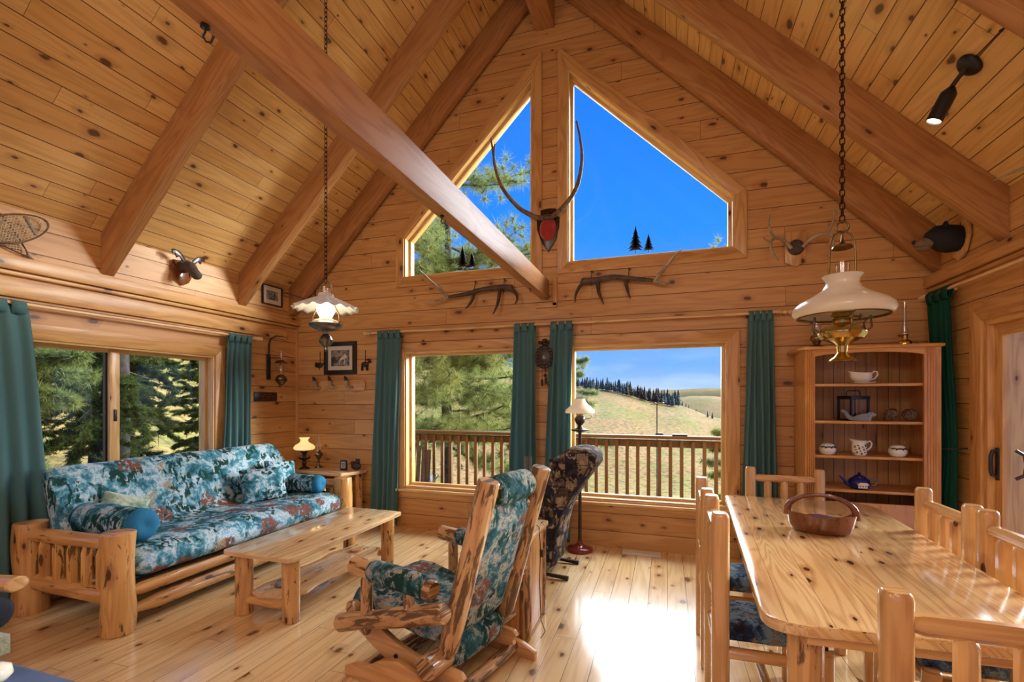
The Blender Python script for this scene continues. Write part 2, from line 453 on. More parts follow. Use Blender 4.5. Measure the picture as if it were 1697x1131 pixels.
M['coffeetop'] = wood('pale knotty pine slab', (0.82, 0.58, 0.29), (0.90, 0.70, 0.42), 0.18, kn=0.5, boards=0.10, coat=0.6, ring=60, kscale=1.4, knotc=(0.05, 0.02, 0.012))
M['tabletop'] = wood('knotty pine slab', (0.76, 0.48, 0.21), (0.86, 0.61, 0.32), 0.16, kn=0.5, boards=0.14, coat=0.6, ring=70, kscale=1.3, knotc=(0.05, 0.02, 0.012))
M['chairwood'] = wood('lacquered pine', (0.68, 0.39, 0.155), (0.77, 0.48, 0.21), 0.25, kn=0.12, coat=0.4)
M['plank'] = wood('pine plank', (0.68, 0.37, 0.14), (0.76, 0.45, 0.19), 0.3, kn=0.08)
M['hutch'] = wood('honey pine', (0.64, 0.28, 0.065), (0.70, 0.35, 0.09), 0.3, kn=0.1, coat=0.3)
M['hutchback'] = planks('tongue and groove back', (0.48, 0.24, 0.075), (0.56, 0.30, 0.10), 0.08, (1, 0, 0), (0, 0, 1), 9.0, 0.4, kn=0.3, gw=0.003, knsize=0.13)
M['slab'] = wood('live edge slab', (0.80, 0.57, 0.30), (0.90, 0.70, 0.44), 0.25, kn=0.15, streak=0.1, coat=0.4)
M['burl'] = wood('dark carved burl', (0.17, 0.05, 0.016), (0.30, 0.10, 0.032), 0.2, kn=0.8, kscale=3.5, ring=30, coat=0.6)
M['rod'] = wood('curtain pole', (0.80, 0.52, 0.26), (0.84, 0.57, 0.30), 0.3, kn=0)
M['deck'] = wood('stained deck rail', (0.115, 0.056, 0.013), (0.155, 0.08, 0.020), 0.6, kn=0.1)
M['post'] = wood('deck post', (0.26, 0.18, 0.06), (0.30, 0.21, 0.07), 0.5, kn=0.1)
M['bark'] = plain('bark', (0.085, 0.068, 0.058), 0.9, var=0.6, vs=9.0, bump=0.8)
M['twig'] = plain('bare twigs', (0.20, 0.18, 0.15), 0.9, var=0.4)
M['black'] = plain('black iron', (0.012, 0.012, 0.012), 0.4)
M['blackwood'] = plain('dark carved wood', (0.035, 0.02, 0.015), 0.35, var=0.5, vs=30)
M['frameblack'] = plain('black frame', (0.015, 0.012, 0.012), 0.35)
M['brass'] = plain('polished brass', (0.62, 0.42, 0.13), 0.16, 1.0, var=0.12, vs=6)
M['oldbrass'] = plain('aged brass', (0.28, 0.19, 0.08), 0.3, 1.0, var=0.3)
M['pewter'] = plain('pewter', (0.22, 0.21, 0.20), 0.28, 1.0, var=0.2)
M['chain'] = plain('dark chain', (0.035, 0.025, 0.02), 0.35, 0.7)
M['white'] = plain('white china', (0.80, 0.76, 0.66), 0.15)
M['antler'] = plain('antler', (0.22, 0.13, 0.075), 0.5, var=0.55, vs=14, bump=0.4)
M['antlertip'] = plain('pale antler', (0.50, 0.38, 0.24), 0.45, var=0.5, vs=10, bump=0.3)
M['darkantler'] = plain('dark antler', (0.11, 0.065, 0.04), 0.45, var=0.5, vs=14, bump=0.4)
M['velvet_red'] = plain('red velvet', (0.42, 0.022, 0.018), 0.75, var=0.25, Sheen_Weight=0.4)
M['plaque'] = plain('dark plaque', (0.045, 0.018, 0.010), 0.25, var=0.4, vs=12)
M['navy'] = plain('navy ticking', (0.012, 0.018, 0.04), 0.8)
M['bluecap'] = plain('teal blue cotton', (0.006, 0.17, 0.36), 0.8, var=0.15, vs=60)
M['bluetable'] = plain('slate blue paint', (0.09, 0.15, 0.30), 0.35, var=0.15, vs=5)
M['lampbase'] = plain('cherry red base', (0.20, 0.02, 0.02), 0.15, Coat_Weight=0.6)
M['ventmetal'] = plain('cream register', (0.78, 0.76, 0.72), 0.4)
M['leather'] = plain('grey brown fur', (0.10, 0.075, 0.06), 0.8, var=0.4, vs=40, bump=0.4)
M['bearfur'] = plain('black fur', (0.010, 0.011, 0.016), 0.8, var=0.4, vs=60, bump=0.5)
M['tan'] = plain('tan muzzle', (0.20, 0.13, 0.07), 0.6, var=0.3)
M['snowwood'] = plain('weathered ash frame', (0.24, 0.15, 0.09), 0.45, var=0.4)
M['rawhide'] = plain('rawhide lacing', (0.80, 0.66, 0.44), 0.5, var=0.3)
M['cream'] = plain('cream mat', (0.74, 0.68, 0.54), 0.8)
M['rubber'] = plain('black plastic', (0.015, 0.015, 0.016), 0.35)
M['screen'] = plain('pale display', (0.42, 0.42, 0.36), 0.3)
M['concrete'] = plain('grey deck boards', (0.15, 0.13, 0.11), 0.8, var=0.3)
M['tub'] = plain('grey tub cover', (0.16, 0.17, 0.19), 0.6, var=0.3)
M['tealpaint'] = plain('teal paint', (0.02, 0.30, 0.28), 0.4)

def glass(name, col=(1, 1, 1), rough=0.0, refl=0.06):
    """Thin clear pane: mostly transparent with a faint mirror reflection."""
    g = G(name)
    tr = g.n('BsdfTransparent', None, Color=(*col, 1)); gl = g.n('BsdfGlossy', None, Roughness=rough)
    lw = g.n('LayerWeight', None, Blend=0.25)
    f = g.math('MULTIPLY_ADD', lw.outputs['Fresnel'], 0.08 if refl < 0.1 else 0.35, refl * 0.25)
    mx = g.n('MixShader', None, i0=f, i1=tr.outputs[0], i2=gl.outputs[0])
    g.t.links.new(mx.outputs[0], g.out.inputs[0]); return g.m
M['glass'] = glass('window glass', (0.97, 0.98, 0.97))
M['chimney'] = glass('lamp chimney glass', (0.92, 0.92, 0.94), 0.02, 0.5)

def shade(name, c, glow, gc=(1, 0.75, 0.42), rough=0.2):
    g = G(name, rough); g.b.inputs['Transmission Weight'].default_value = 0.0
    g.b.inputs['Subsurface Weight'].default_value = 0.0
    g.b.inputs['Emission Color'].default_value = (*gc, 1); g.b.inputs['Emission Strength'].default_value = glow
    n = g.noise(g.obj(), 8.0)
    return g.color(g.mix(n, c, tuple(x * 0.93 for x in c)))
M['tinshade'] = plain('white enamelled tin', (0.74, 0.76, 0.80), 0.3)
M['milk'] = shade('white milk glass', (0.86, 0.80, 0.66), 0.0)
M['milk_lit'] = shade('lit milk glass', (0.86, 0.72, 0.45), 0.75, (1, 0.70, 0.28))
M['milk_dim'] = shade('softly lit milk glass', (0.86, 0.78, 0.6), 0.22, (1, 0.82, 0.55))
M['bulb'] = shade('glowing bulb', (1, 1, 1), 9.0, (1, 0.82, 0.5))

def fabric(name, kind):
    dk = kind == 'scenedark'; kind = 'scene' if dk else kind
    g = G(name, 0.85, 0.2); P = g.obj()
    warp = g.n('TexNoise', None, Vector=P, Scale=9.0, Detail=3.0)
    W = g.n('VectorMath', {'operation': 'MULTIPLY_ADD'}, i0=warp.outputs['Color'], i1=(0.10, 0.10, 0.10), i2=P).outputs[0]
    def ramp(f, st):
        r = g.n('ValToRGB', None, Fac=f); el = r.color_ramp.elements
        el[0].position, el[0].color = st[0][0], (*st[0][1], 1); el[1].position, el[1].color = st[-1][0], (*st[-1][1], 1)
        for p, c in st[1:-1]: e = el.new(p); e.color = (*c, 1)
        return r.outputs[0]
    n1 = g.noise(W, 8.5, 8.0, 0.74)
    if kind == 'scene':      # mountain, forest and leaf print in blues, greens and maroon
        c = ramp(n1, [(0.30, (0.01, 0.05, 0.06)), (0.40, (0.025, 0.12, 0.16)), (0.47, (0.07, 0.25, 0.36)), (0.52, (0.28, 0.46, 0.56)), (0.57, (0.55, 0.64, 0.68)), (0.61, (0.16, 0.32, 0.52)), (0.66, (0.40, 0.56, 0.66)), (0.75, (0.06, 0.13, 0.26))] if not dk else [(0.30, (0.008, 0.03, 0.03)), (0.40, (0.02, 0.08, 0.10)), (0.46, (0.04, 0.13, 0.16)), (0.50, (0.16, 0.25, 0.27)), (0.55, (0.46, 0.42, 0.34)), (0.60, (0.06, 0.14, 0.20)), (0.66, (0.30, 0.24, 0.17)), (0.75, (0.05, 0.035, 0.03))])
        # pointed firs: vertical dark spikes
        st = g.n('VectorMath', {'operation': 'MULTIPLY'}, i0=W, i1=(1.0, 1.0, 0.35)).outputs[0]
        n2 = g.noise(st, 26.0, 3.0, 0.6); rg = g.noise(P, 4.2, 2.0)
        c = g.mix(g.math('MULTIPLY', g.ss(n2, 0.49, 0.54), g.ss(rg, 0.46, 0.52)), c, (0.010, 0.05, 0.042))
        v = g.n('TexVoronoi', None, Vector=W, Scale=4.6); sc = g.n('SeparateColor', None, Color=v.outputs['Color'])
        leaf = g.noise(W, 30.0, 3.0, 0.7)
        mk = g.math('MULTIPLY', g.ss(v.outputs['Distance'], 0.42, 0.34), g.math('GREATER_THAN', sc.outputs[0], 0.66))
        mk = g.math('MULTIPLY', mk, g.ss(leaf, 0.42, 0.50))
        c = g.mix(mk, c, g.mix(g.noise(P, 40.0), (0.085, 0.018, 0.016), (0.30, 0.13, 0.09)))
        v3 = g.n('TexVoronoi', None, Vector=W, Scale=6.0); s3 = g.n('SeparateColor', None, Color=v3.outputs['Color'])
        mk3 = g.math('MULTIPLY', g.ss(v3.outputs['Distance'], 0.36, 0.3), g.math('GREATER_THAN', s3.outputs[1], 0.8))
        c = g.mix(g.math('MULTIPLY', mk3, g.ss(leaf, 0.48, 0.54)), c, (0.36, 0.29, 0.17))
    elif kind == 'dark':     # deeper blue print of the chair cushions
        c = ramp(n1, [(0.30, (0.008, 0.012, 0.02)), (0.44, (0.02, 0.045, 0.10)), (0.50, (0.05, 0.13, 0.24)), (0.58, (0.22, 0.36, 0.48)), (0.66, (0.03, 0.05, 0.08))])
        n2 = g.noise(W, 24.0, 4.0, 0.7); rg = g.noise(P, 6.0, 2.0)
        c = g.mix(g.math('MULTIPLY', g.ss(n2, 0.52, 0.58), g.ss(rg, 0.48, 0.55)), c, (0.030, 0.012, 0.010))
        c = g.mix(g.math('MULTIPLY', g.ss(n2, 0.46, 0.40), g.ss(rg, 0.5, 0.43)), c, (0.25, 0.20, 0.12))
    elif kind == 'lodge':    # patchwork of navy, tan and brown animal squares
        v = g.n('TexVoronoi', {'distance': 'CHEBYCHEV'}, Vector=P, Scale=11.0, Randomness=0.35); sc = g.n('SeparateColor', None, Color=v.outputs['Color'])
        c = ramp(sc.outputs[0], [(0.0, (0.018, 0.018, 0.035)), (0.3, (0.045, 0.05, 0.09)), (0.42, (0.32, 0.25, 0.16)), (0.62, (0.12, 0.08, 0.055)), (0.8, (0.02, 0.017, 0.02)), (1.0, (0.30, 0.23, 0.14))])
        n2 = g.noise(W, 17.0, 3.0, 0.6)
        c = g.mix(g.ss(n2, 0.55, 0.57), c, (0.018, 0.013, 0.014))
        c = g.mix(g.ss(n2, 0.43, 0.41), c, (0.34, 0.27, 0.18))
        e = g.ss(v.outputs['Distance'], 0.47, 0.5, 0.0, 0.7)
        c = g.mix(e, c, (0.012, 0.012, 0.018))
    elif kind == 'pale':
        c = ramp(n1, [(0.35, (0.10, 0.20, 0.14)), (0.48, (0.32, 0.42, 0.32)), (0.56, (0.52, 0.60, 0.50)), (0.7, (0.24, 0.38, 0.34))])
    g.bump(g.noise(P, 14.0, 4.0, 0.6), 0.5, 0.02)
    return g.color(c)
M['scene'] = fabric('printed mountain scene cotton', 'scene')
M['scenedark'] = fabric('dark forest scene cotton', 'scenedark')
M['darkprint'] = fabric('dark blue printed cotton', 'dark')
M['lodge'] = fabric('lodge patchwork tapestry', 'lodge')
M['paleprint'] = fabric('pale green print', 'pale')

g = G('teal curtain cotton', 0.85, 0.15)
n = g.noise(g.obj(), 260.0, 2.0)
M['curtain'] = g.color(g.mix(n, (0.075, 0.19, 0.20), (0.15, 0.29, 0.30)))
tl = g.n('BsdfTranslucent', None, Color=(0.22, 0.44, 0.47, 1))
mx = g.n('MixShader', None, i0=0.25, i1=g.b.outputs[0], i2=tl.outputs[0]); g.t.links.new(mx.outputs[0], g.out.inputs[0])
g = G('green curtain cotton', 0.85, 0.15)
M['curtain_green'] = g.color(g.mix(g.noise(g.obj(), 260.0, 2.0), (0.006, 0.05, 0.035), (0.010, 0.085, 0.06)))

def foliage(name, a, b, c3):
    g = G(name, 0.7, 0.2)
    n = g.noise(g.obj(), 1.3, 3.0); n2 = g.noise(g.obj(), 22.0, 2.0)
    c = g.mix(g.ss(n, 0.35, 0.65), a, b); c = g.mix(g.ss(n2, 0.45, 0.65), c, c3)
    g.color(c)
    tl = g.n('BsdfTranslucent'); g.set(tl.inputs['Color'], c)
    mx = g.n('MixShader', None, i0=0.35, i1=g.b.outputs[0], i2=tl.outputs[0]); g.t.links.new(mx.outputs[0], g.out.inputs[0])
    return g.m
M['needles'] = foliage('long green needles', (0.15, 0.22, 0.05), (0.26, 0.33, 0.085), (0.42, 0.46, 0.19))
M['fir'] = foliage('dark fir sprays', (0.07, 0.105, 0.025), (0.12, 0.17, 0.04), (0.19, 0.24, 0.07))
M['farfir'] = plain('distant fir', (0.018, 0.035, 0.024), 0.9, var=0.4, vs=1.0)

g = G('dry grass hillside', 0.95, 0.1); P = g.obj()
n1 = g.noise(P, 0.05, 4.0, 0.6); n2 = g.noise(P, 2.0, 7.0, 0.78); n3 = g.noise(P, 0.18, 3.0, 0.6)
c = g.mix(g.ss(n1, 0.38, 0.62), (0.30, 0.190, 0.078), (0.235, 0.175, 0.052))
c = g.mix(g.ss(n3, 0.48, 0.62, 0.0, 0.6), c, (0.155, 0.185, 0.032))
c = g.mix(g.ss(n2, 0.46, 0.60), c, g.mix(1.0, c, (0.40, 0.42, 0.34), 'MULTIPLY'))
n4 = g.noise(P, 0.7, 3.0, 0.6)
c = g.mix(g.ss(n4, 0.62, 0.68, 0.0, 0.5), c, (0.11, 0.085, 0.06))
c = g.mix(g.ss(n4, 0.34, 0.28, 0.0, 0.6), c, (0.38, 0.28, 0.05))
M['hill'] = g.color(c)
def picture(name, seedv, bw):
    g = G(name, 0.4); P = g.uv(); n = g.noise(g.comb(g.dot(P, (1, 0, 0)), g.dot(P, (0, 1, 0)), seedv), 14.0, 5.0, 0.7)
    return g.color(g.mix(g.ss(n, 0.40, 0.62), bw[0], bw[1]))
M['pic'] = picture('winter animal print', 3.1, ((0.03, 0.03, 0.035), (0.36, 0.34, 0.30)))
M['pic2'] = picture('grey landscape print', 8.1, ((0.05, 0.06, 0.07), (0.42, 0.42, 0.42)))
# ---------------------------------------------------------------- room shell
XL, XR, YF, YB = -4.46, 2.12, 4.80, -3.2
def S(o, label=None): o['kind'] = 'structure'; return tag(o, label)

m = MB(); m.box(((XL + XR) / 2, (YF + YB) / 2, -0.05), (XR - XL + 0.4, YF - YB + 0.4, 0.1)); S(m.build('floor', M['floor'], smooth=0))
GAB = [(XL - 0.2, -0.1), (XR + 0.2, -0.1), (XR + 0.2, 2.70), (-1.17, 6.19), (XL - 0.2, 2.70)]
def offs(poly, d):
    """offset a counter-clockwise convex outline outwards by d"""
    n = len(poly); out = []
    for i in range(n):
        p0, p1, p2 = Vector(poly[i - 1]), Vector(poly[i]), Vector(poly[(i + 1) % n])
        a = (p1 - p0).normalized(); b = (p2 - p1).normalized()
        na = Vector((a.y, -a.x)); nb = Vector((b.y, -b.x))
        k = (na + nb).normalized(); out.append(tuple(p1 + k * d / max(0.3, k.dot(na))))
    return out
def rect(a, b, c, d): return [(a, c), (b, c), (b, d), (a, d)]
def ring(mb, outer, inner, h0, h1, axis='y', bev=0.003):
    n = len(outer)
    for i in range(n):
        j = (i + 1) % n
        e = Vector(outer[j]) - Vector(outer[i])
        gv = {'y': (e.x, 0, e.y), 'x': (0, e.x, e.y)}[axis]
        mb.prism([outer[i], outer[j], inner[j], inner[i]], h0, h1, axis, bev, gv)
W2, W3 = rect(-2.84, -1.46, 0.52, 2.005), rect(-0.90, 0.514, 0.52, 2.005)
G1 = [(-2.853, 2.96), (-1.387, 2.96), (-1.387, 4.82), (-2.853, 3.36)]
G2 = [(-0.917, 2.96), (0.572, 2.96), (0.572, 3.385), (-0.917, 4.836)]
W1 = rect(1.15, 3.60, 0.80, 1.90)
DR = rect(2.2, 4.08, 0.02, 2.02)
wins = [W2, W3, G1, G2]
holed(GAB, [offs(p, 0.05) for p in wins], YF, YF + 0.2, 'wall_far', M['wall_x'])
SIDE = [(YB - 0.2, -0.1), (YF + 0.2, -0.1), (YF + 0.2, 2.88), (YB - 0.2, 2.88)]
holed(SIDE, [offs(W1, 0.05)], XL - 0.2, XL, 'wall_left', M['wall_y'], 'x')
holed(SIDE, [offs(DR, 0.03)], XR, XR + 0.2, 'wall_right', M['wall_y'], 'x')
holed(GAB, [rect(-3.8, -1.0, 0.9, 2.9), rect(-0.1, 1.9, 0.9, 2.9)], YB - 0.2, YB, 'wall_rear', M['wall_x'])
m = MB(); m.prism([(-4.80, 2.54), (-1.17, 6.17), (-1.17, 6.40), (-4.95, 2.62)], YB - 0.3, 5.12, 'y'); S(m.build('ceiling', M['ceil_l'], smooth=0))
m = MB(); m.prism([(2.46, 2.54), (-1.17, 6.17), (-1.17, 6.40), (2.61, 2.62)], YB - 0.3, 5.12, 'y'); S(m.build('ceiling', M['ceil_r'], smooth=0))
# rafters
for y0l, y0r, w in ((-2.66, -2.66, 0.1), (-1.34, -1.34, 0.1), (-0.02, -0.02, 0.1), (1.30, 1.30, 0.1), (2.62, 2.62, 0.1), (3.94, 3.87, 0.1), (4.66, 4.66, 0.1)):
    m = MB(); m.prism([(XL, 2.54), (-1.17, 5.83), (-1.17, 6.17), (XL, 2.88)], y0l, y0l + w, 'y', 0.006, (1, 0, 1)); S(m.build('ceiling_beam', M['beam']), 'sloping fir rafter under the left side of the ceiling')
    m = MB(); m.prism([(XR, 2.54), (-1.17, 5.83), (-1.17, 6.17), (XR, 2.88)], y0r, y0r + w, 'y', 0.006, (-1, 0, 1)); S(m.build('ceiling_beam', M['beam']), 'sloping fir rafter under the right side of the ceiling')
m = MB(); m.box((-1.2, 0.8, 5.76), (0.2, 8.0, 0.70), bev=0.008); S(m.build('ridge_beam', M['beam']), 'ridge beam at the peak of the ceiling')
m = MB(); m.box((-1.206, 0.80, 2.6545), (0.088, 8.0, 0.197), bev=0.006); S(m.build('tie_beam', M['beam']), 'long horizontal beam crossing the room to the gable wall')
m = MB(); m.box((-1.095, 4.785, 2.63), (0.045, 0.03, 0.30), bev=0.003); m.box((-1.19, 4.785, 2.49), (0.23, 0.03, 0.05), bev=0.003); S(m.build('trim_1', M['trim']))
# plate ledges and headers on the side walls
for i, (x, sx) in enumerate(((XL, 1), (XR, -1))):
    m = MB(); m.box((x + sx * 0.03, 0.8, 2.475), (0.06, 8.0, 0.10), bev=0.006, g=1); m.box((x + sx * 0.018, 0.8, 2.405), (0.036, 8.0, 0.035), bev=0.012, g=1)
    S(m.build('trim_%d' % (i + 2), M['trim']))
m = MB(); m.box((XL + 0.014, 1.9, 2.30), (0.028, 5.4, 0.13), bev=0.004, g=1); S(m.build('trim_4', M['trim']))
# corner posts
for x in (XL + 0.01, XR - 0.01):
    m = MB(); m.box((x, YF - 0.01, 1.2), (0.03, 0.03, 2.4)); S(m.build('trim_5', M['trim'], smooth=0))

def window(name, poly, axis, wallc, sg, casing=0.10, sill=True, sashmat='sash', mull=None):
    """casing on the wall face, frame in the reveal, sash and one pane. sg: direction pointing outdoors"""
    root = empty(name); root['kind'] = 'structure'
    o1, o2 = offs(poly, 0.05), offs(poly, 0.05 + casing)
    m = MB(); ring(m, o2, offs(poly, 0.045), wallc - sg * 0.025, wallc + sg * 0.001, axis); m.build('casing', M['trim'], root)
    m = MB(); ring(m, o1, offs(poly, 0.028), wallc - sg * 0.012, wallc + sg * 0.19, axis, 0.002); m.build('frame', M['sash'], root)
    m = MB(); ring(m, offs(poly, 0.03), poly, wallc + sg * 0.07, wallc + sg * 0.12, axis, 0.002); m.build('sash', M['sash'], root)
    m = MB(); m.prism(offs(poly, 0.01), wallc + sg * 0.095, wallc + sg * 0.100, axis); m.build('pane', M['glass'], root, smooth=0)
    return root
for i, (p, nm) in enumerate(((W2, 'window_2'), (W3, 'window_3'), (G1, 'window_4'), (G2, 'window_5'))):
    r = window(nm, p, 'y', YF, 1)
    if i < 2:
        xa, xb = p[0][0], p[1][0]
        m = MB(); m.box(((xa + xb) / 2, YF - 0.02, 0.445), (xb - xa + 0.32, 0.08, 0.03), bev=0.005); m.build('window_sill', M['sash'], r)
# left slider: two panes and the meeting stile
r = window('window_1', W1, 'x', XL, -1, 0.11)
m = MB(); m.box((XL - 0.085, 2.765, 1.35), (0.05, 0.075, 1.16), bev=0.003); st = m.build('meeting_stile', M['sash'], r)
m = MB(); m.box((XL - 0.056, 2.765, 1.36), (0.012, 0.022, 0.10), bev=0.003); m.build('latch', M['black'], st)
m = MB(); m.box((XL - 0.11, 2.722, 1.35), (0.03, 0.022, 1.10)); m.build('outer_stile', M['black'], r)
m = MB(); m.box((XL - 0.01, 2.37, 0.745), (0.10, 2.66, 0.03), bev=0.005); m.build('window_sill', M['sash'], r)
# sliding door on the right
d = empty('door_1'); d['kind'] = 'structure'
po = DR
m = MB(); ring(m, offs(po, 0.16), offs(po, 0.03), XR - 0.028, XR - 0.001, 'x'); m.build('casing', M['trim'], d)
m = MB(); ring(m, offs(po, 0.03), offs(po, -0.01), XR - 0.01, XR + 0.19, 'x', 0.002); m.build('frame', M['trim'], d)
inner = rect(3.17, 3.995, 0.16, 1.93)
m = MB(); ring(m, rect(3.09, 4.075, 0.03, 2.01), inner, XR + 0.03, XR + 0.075, 'x'); pn = m.build('door_panel', M['trim'], d)
m = MB(); m.prism(offs(inner, 0.01), XR + 0.05, XR + 0.055, 'x'); m.build('pane', M['glass'], d, smooth=0)
inner = rect(2.29, 3.10, 0.16, 1.93)
m = MB(); ring(m, rect(2.21, 3.19, 0.03, 2.01), inner, XR + 0.10, XR + 0.145, 'x'); m.build('door_panel', M['trim'], d)
m = MB(); m.prism(offs(inner, 0.01), XR + 0.12, XR + 0.125, 'x'); m.build('pane', M['glass'], d, smooth=0)
m = MB(); m.box((XR + 0.024, 4.035, 1.06), (0.012, 0.03, 0.22), bev=0.004)
m.tube([(XR + 0.02, 4.035, 0.98), (XR - 0.002, 4.035, 0.985), (XR - 0.012, 4.035, 1.02), (XR - 0.012, 4.035, 1.11), (XR - 0.002, 4.035, 1.145), (XR + 0.02, 4.035, 1.15)], 0.011, 8)
m.build('door_handle', M['black'], d)
m = MB(); m.tube([(XR + 0.08, 3.96, 0.97), (XR + 0.12, 3.95, 1.0), (XR + 0.13, 3.95, 1.06), (XR + 0.12, 3.95, 1.13), (XR + 0.08, 3.96, 1.16)], 0.011, 8); m.build('outer_handle', M['black'], d)
# screen post seen through the door
# ---------------------------------------------------------------- curtains and rods
def curtain(name, a0, a1, b0, b1, zt, zb, plane, axis, label, folds=5, amp=0.034, mat='curtain', tie=None, rodoff=0.07, sg=-1, ph=0.0, group=None):
    """a0..a1 extent along the wall at the rod, b0..b1 at the hem; hangs rodoff from the wall."""
    m = MB(); nu, nv = folds * 12, 30; V = []
    for j in range(nv + 1):
        v = j / nv; z = zt - 0.022 + (zb - zt + 0.022) * v; row = []
        for i in range(nu + 1):
            u = i / nu
            k = v ** 0.8
            lo, hi = a0 + (b0 - a0) * k, a1 + (b1 - a1) * k
            if tie:
                tz, tlo, thi = tie; w = math.exp(-((z - tz) / 0.45) ** 2)
                lo = lo * (1 - w) + tlo * w; hi = hi * (1 - w) + thi * w
            am = amp * (0.4 + 1.0 * k) * (0.75 + 0.5 * noise.noise(Vector((u * 4 + ph * 3, 0.3, ph))))
            if tie: am *= 0.7
            p = lo + (hi - lo) * u + 0.006 * math.sin(9 * u + 5 * v)
            dd = am * math.sin(2 * PI * folds * u + ph + 0.6 * math.sin(3 * v + u * 4)) + 0.012 * noise.noise(Vector((u * 5 + ph, v * 3, 1)))
            w_ = plane + sg * (rodoff + dd)
            row.append(m.bm.verts.new((p, w_, z) if axis == 'x' else (w_, p, z)))
        V.append(row)
    for j in range(nv):
        for i in range(nu): m.bm.faces.new((V[j][i], V[j][i + 1], V[j + 1][i + 1], V[j + 1][i]))
    nt = max(3, folds - 1)
    for k in range(nt):         # tabs looping over the rod
        u0 = a0 + (a1 - a0) * (k + 0.08) / nt; u1 = a0 + (a1 - a0) * (k + 0.86) / nt
        pts = [(-0.012, -0.075), (-0.024, -0.01), (-0.016, 0.014), (0.0, 0.019), (0.016, 0.014), (0.024, -0.01), (0.012, -0.075)]
        rows = []
        for dw, dz in pts:
            w_ = plane + sg * (rodoff + dw)
            rows.append([m.bm.verts.new((u, w_, zt + dz) if axis == 'x' else (w_, u, zt + dz)) for u in (u0, u1)])
        for a, b in zip(rows, rows[1:]): m.bm.faces.new((a[0], a[1], b[1], b[0]))
    o = m.build(name, M[mat], smooth=60, solid=0.004)
    return tag(o, label, 'curtain', group)
ZR = 2.285
curtain('curtain', -3.215, -2.90, -3.31, -2.96, ZR, 0.04, YF, 'x', 'teal tab-top curtain beside the framed animal print, left of the pine tree window', 5, 0.03, ph=0.3)
curtain('curtain', -1.525, -1.29, -1.585, -1.27, ZR, 0.04, YF, 'x', 'teal tab-top curtain hanging directly left of the cuckoo clock', 4, 0.03, ph=1.3)
curtain('curtain', -1.13, -0.89, -1.21, -0.93, ZR, 0.04, YF, 'x', 'teal tab-top curtain hanging directly right of the cuckoo clock', 4, 0.03, ph=2.3)
curtain('curtain', 0.725, 0.925, 0.665, 0.975, ZR, 0.04, YF, 'x', 'teal tab-top curtain between the hillside window and the corner hutch', 5, 0.026, ph=3.1)
curtain('curtain', 3.745, 4.05, 3.66, 4.03, 2.185, 0.3, XL, 'y', 'teal curtain at the corner end of the side window behind the futon', 5, 0.03, ph=0.9, sg=1)
curtain('curtain', 1.70, 2.12, 1.66, 2.30, 2.185, 0.05, XL, 'y', 'bright teal curtain at the photo edge, by the near post of the futon', 5, 0.03, ph=4.0, sg=1)
cg = curtain('curtain', 4.38, 4.70, 4.30, 4.58, 2.345, 0.04, XR, 'y', 'dark green curtain gathered with a cord beside the sliding door', 4, 0.03, 'curtain_green', tie=(1.14, 4.30, 4.47), ph=2.0)
m = MB(); m.tube([(XR - 0.02, 4.27, 1.14), (XR - 0.12, 4.29, 1.13), (XR - 0.125, 4.48, 1.13), (XR - 0.02, 4.50, 1.14)], 0.006, 6); m.build('tie_cord', M['black'], cg)
def finial(m, p, d):
    p = Vector(p); d = Vector(d)
    m.tube([p, p + d * 0.01, p + d * 0.02, p + d * 0.035, p + d * 0.05, p + d * 0.06, p + d * 0.085, p + d * 0.11, p + d * 0.125], [0.013, 0.024, 0.013, 0.02, 0.026, 0.013, 0.026, 0.016, 0.003], 12)
def rod(label, p0, p1, br, r=0.0135):
    t = empty('curtain_rod', p0, 0, label, 'curtain rod')
    p0, p1 = Vector(p0), Vector(p1); d = (p1 - p0).normalized(); L = (p1 - p0).length
    m = MB(); m.tube([(0, 0, 0), d * L], r, 12); m.build('pole', M['rod'], t)
    for q, dd in ((Vector(), -d), (d * L, d)): m = MB(); finial(m, q, dd); m.build('finial', M['rod'], t)
    for f, off in br: m = MB(); m.tube([d * L * f, d * L * f + Vector(off)], 0.010, 8); m.build('bracket', M['rod'], t)
rod('long pine curtain pole over the two lower windows of the gable wall', (-3.30, YF - 0.07, ZR), (0.98, YF - 0.07, ZR), ((0.005, (0, 0.07, 0)), (0.489, (0, 0.07, 0)), (0.995, (0, 0.07, 0))))
rod('pine curtain pole above the side window behind the futon', (XL + 0.07, 1.3, 2.185), (XL + 0.07, 4.09, 2.185), ((0.02, (-0.07, 0, 0)), (0.98, (-0.07, 0, 0))))
rod('pine curtain pole above the sliding glass door', (XR - 0.07, 2.0, 2.345), (XR - 0.07, 4.72, 2.345), ((0.02, (0.07, 0, 0)), (0.9, (0.07, 0, 0))))

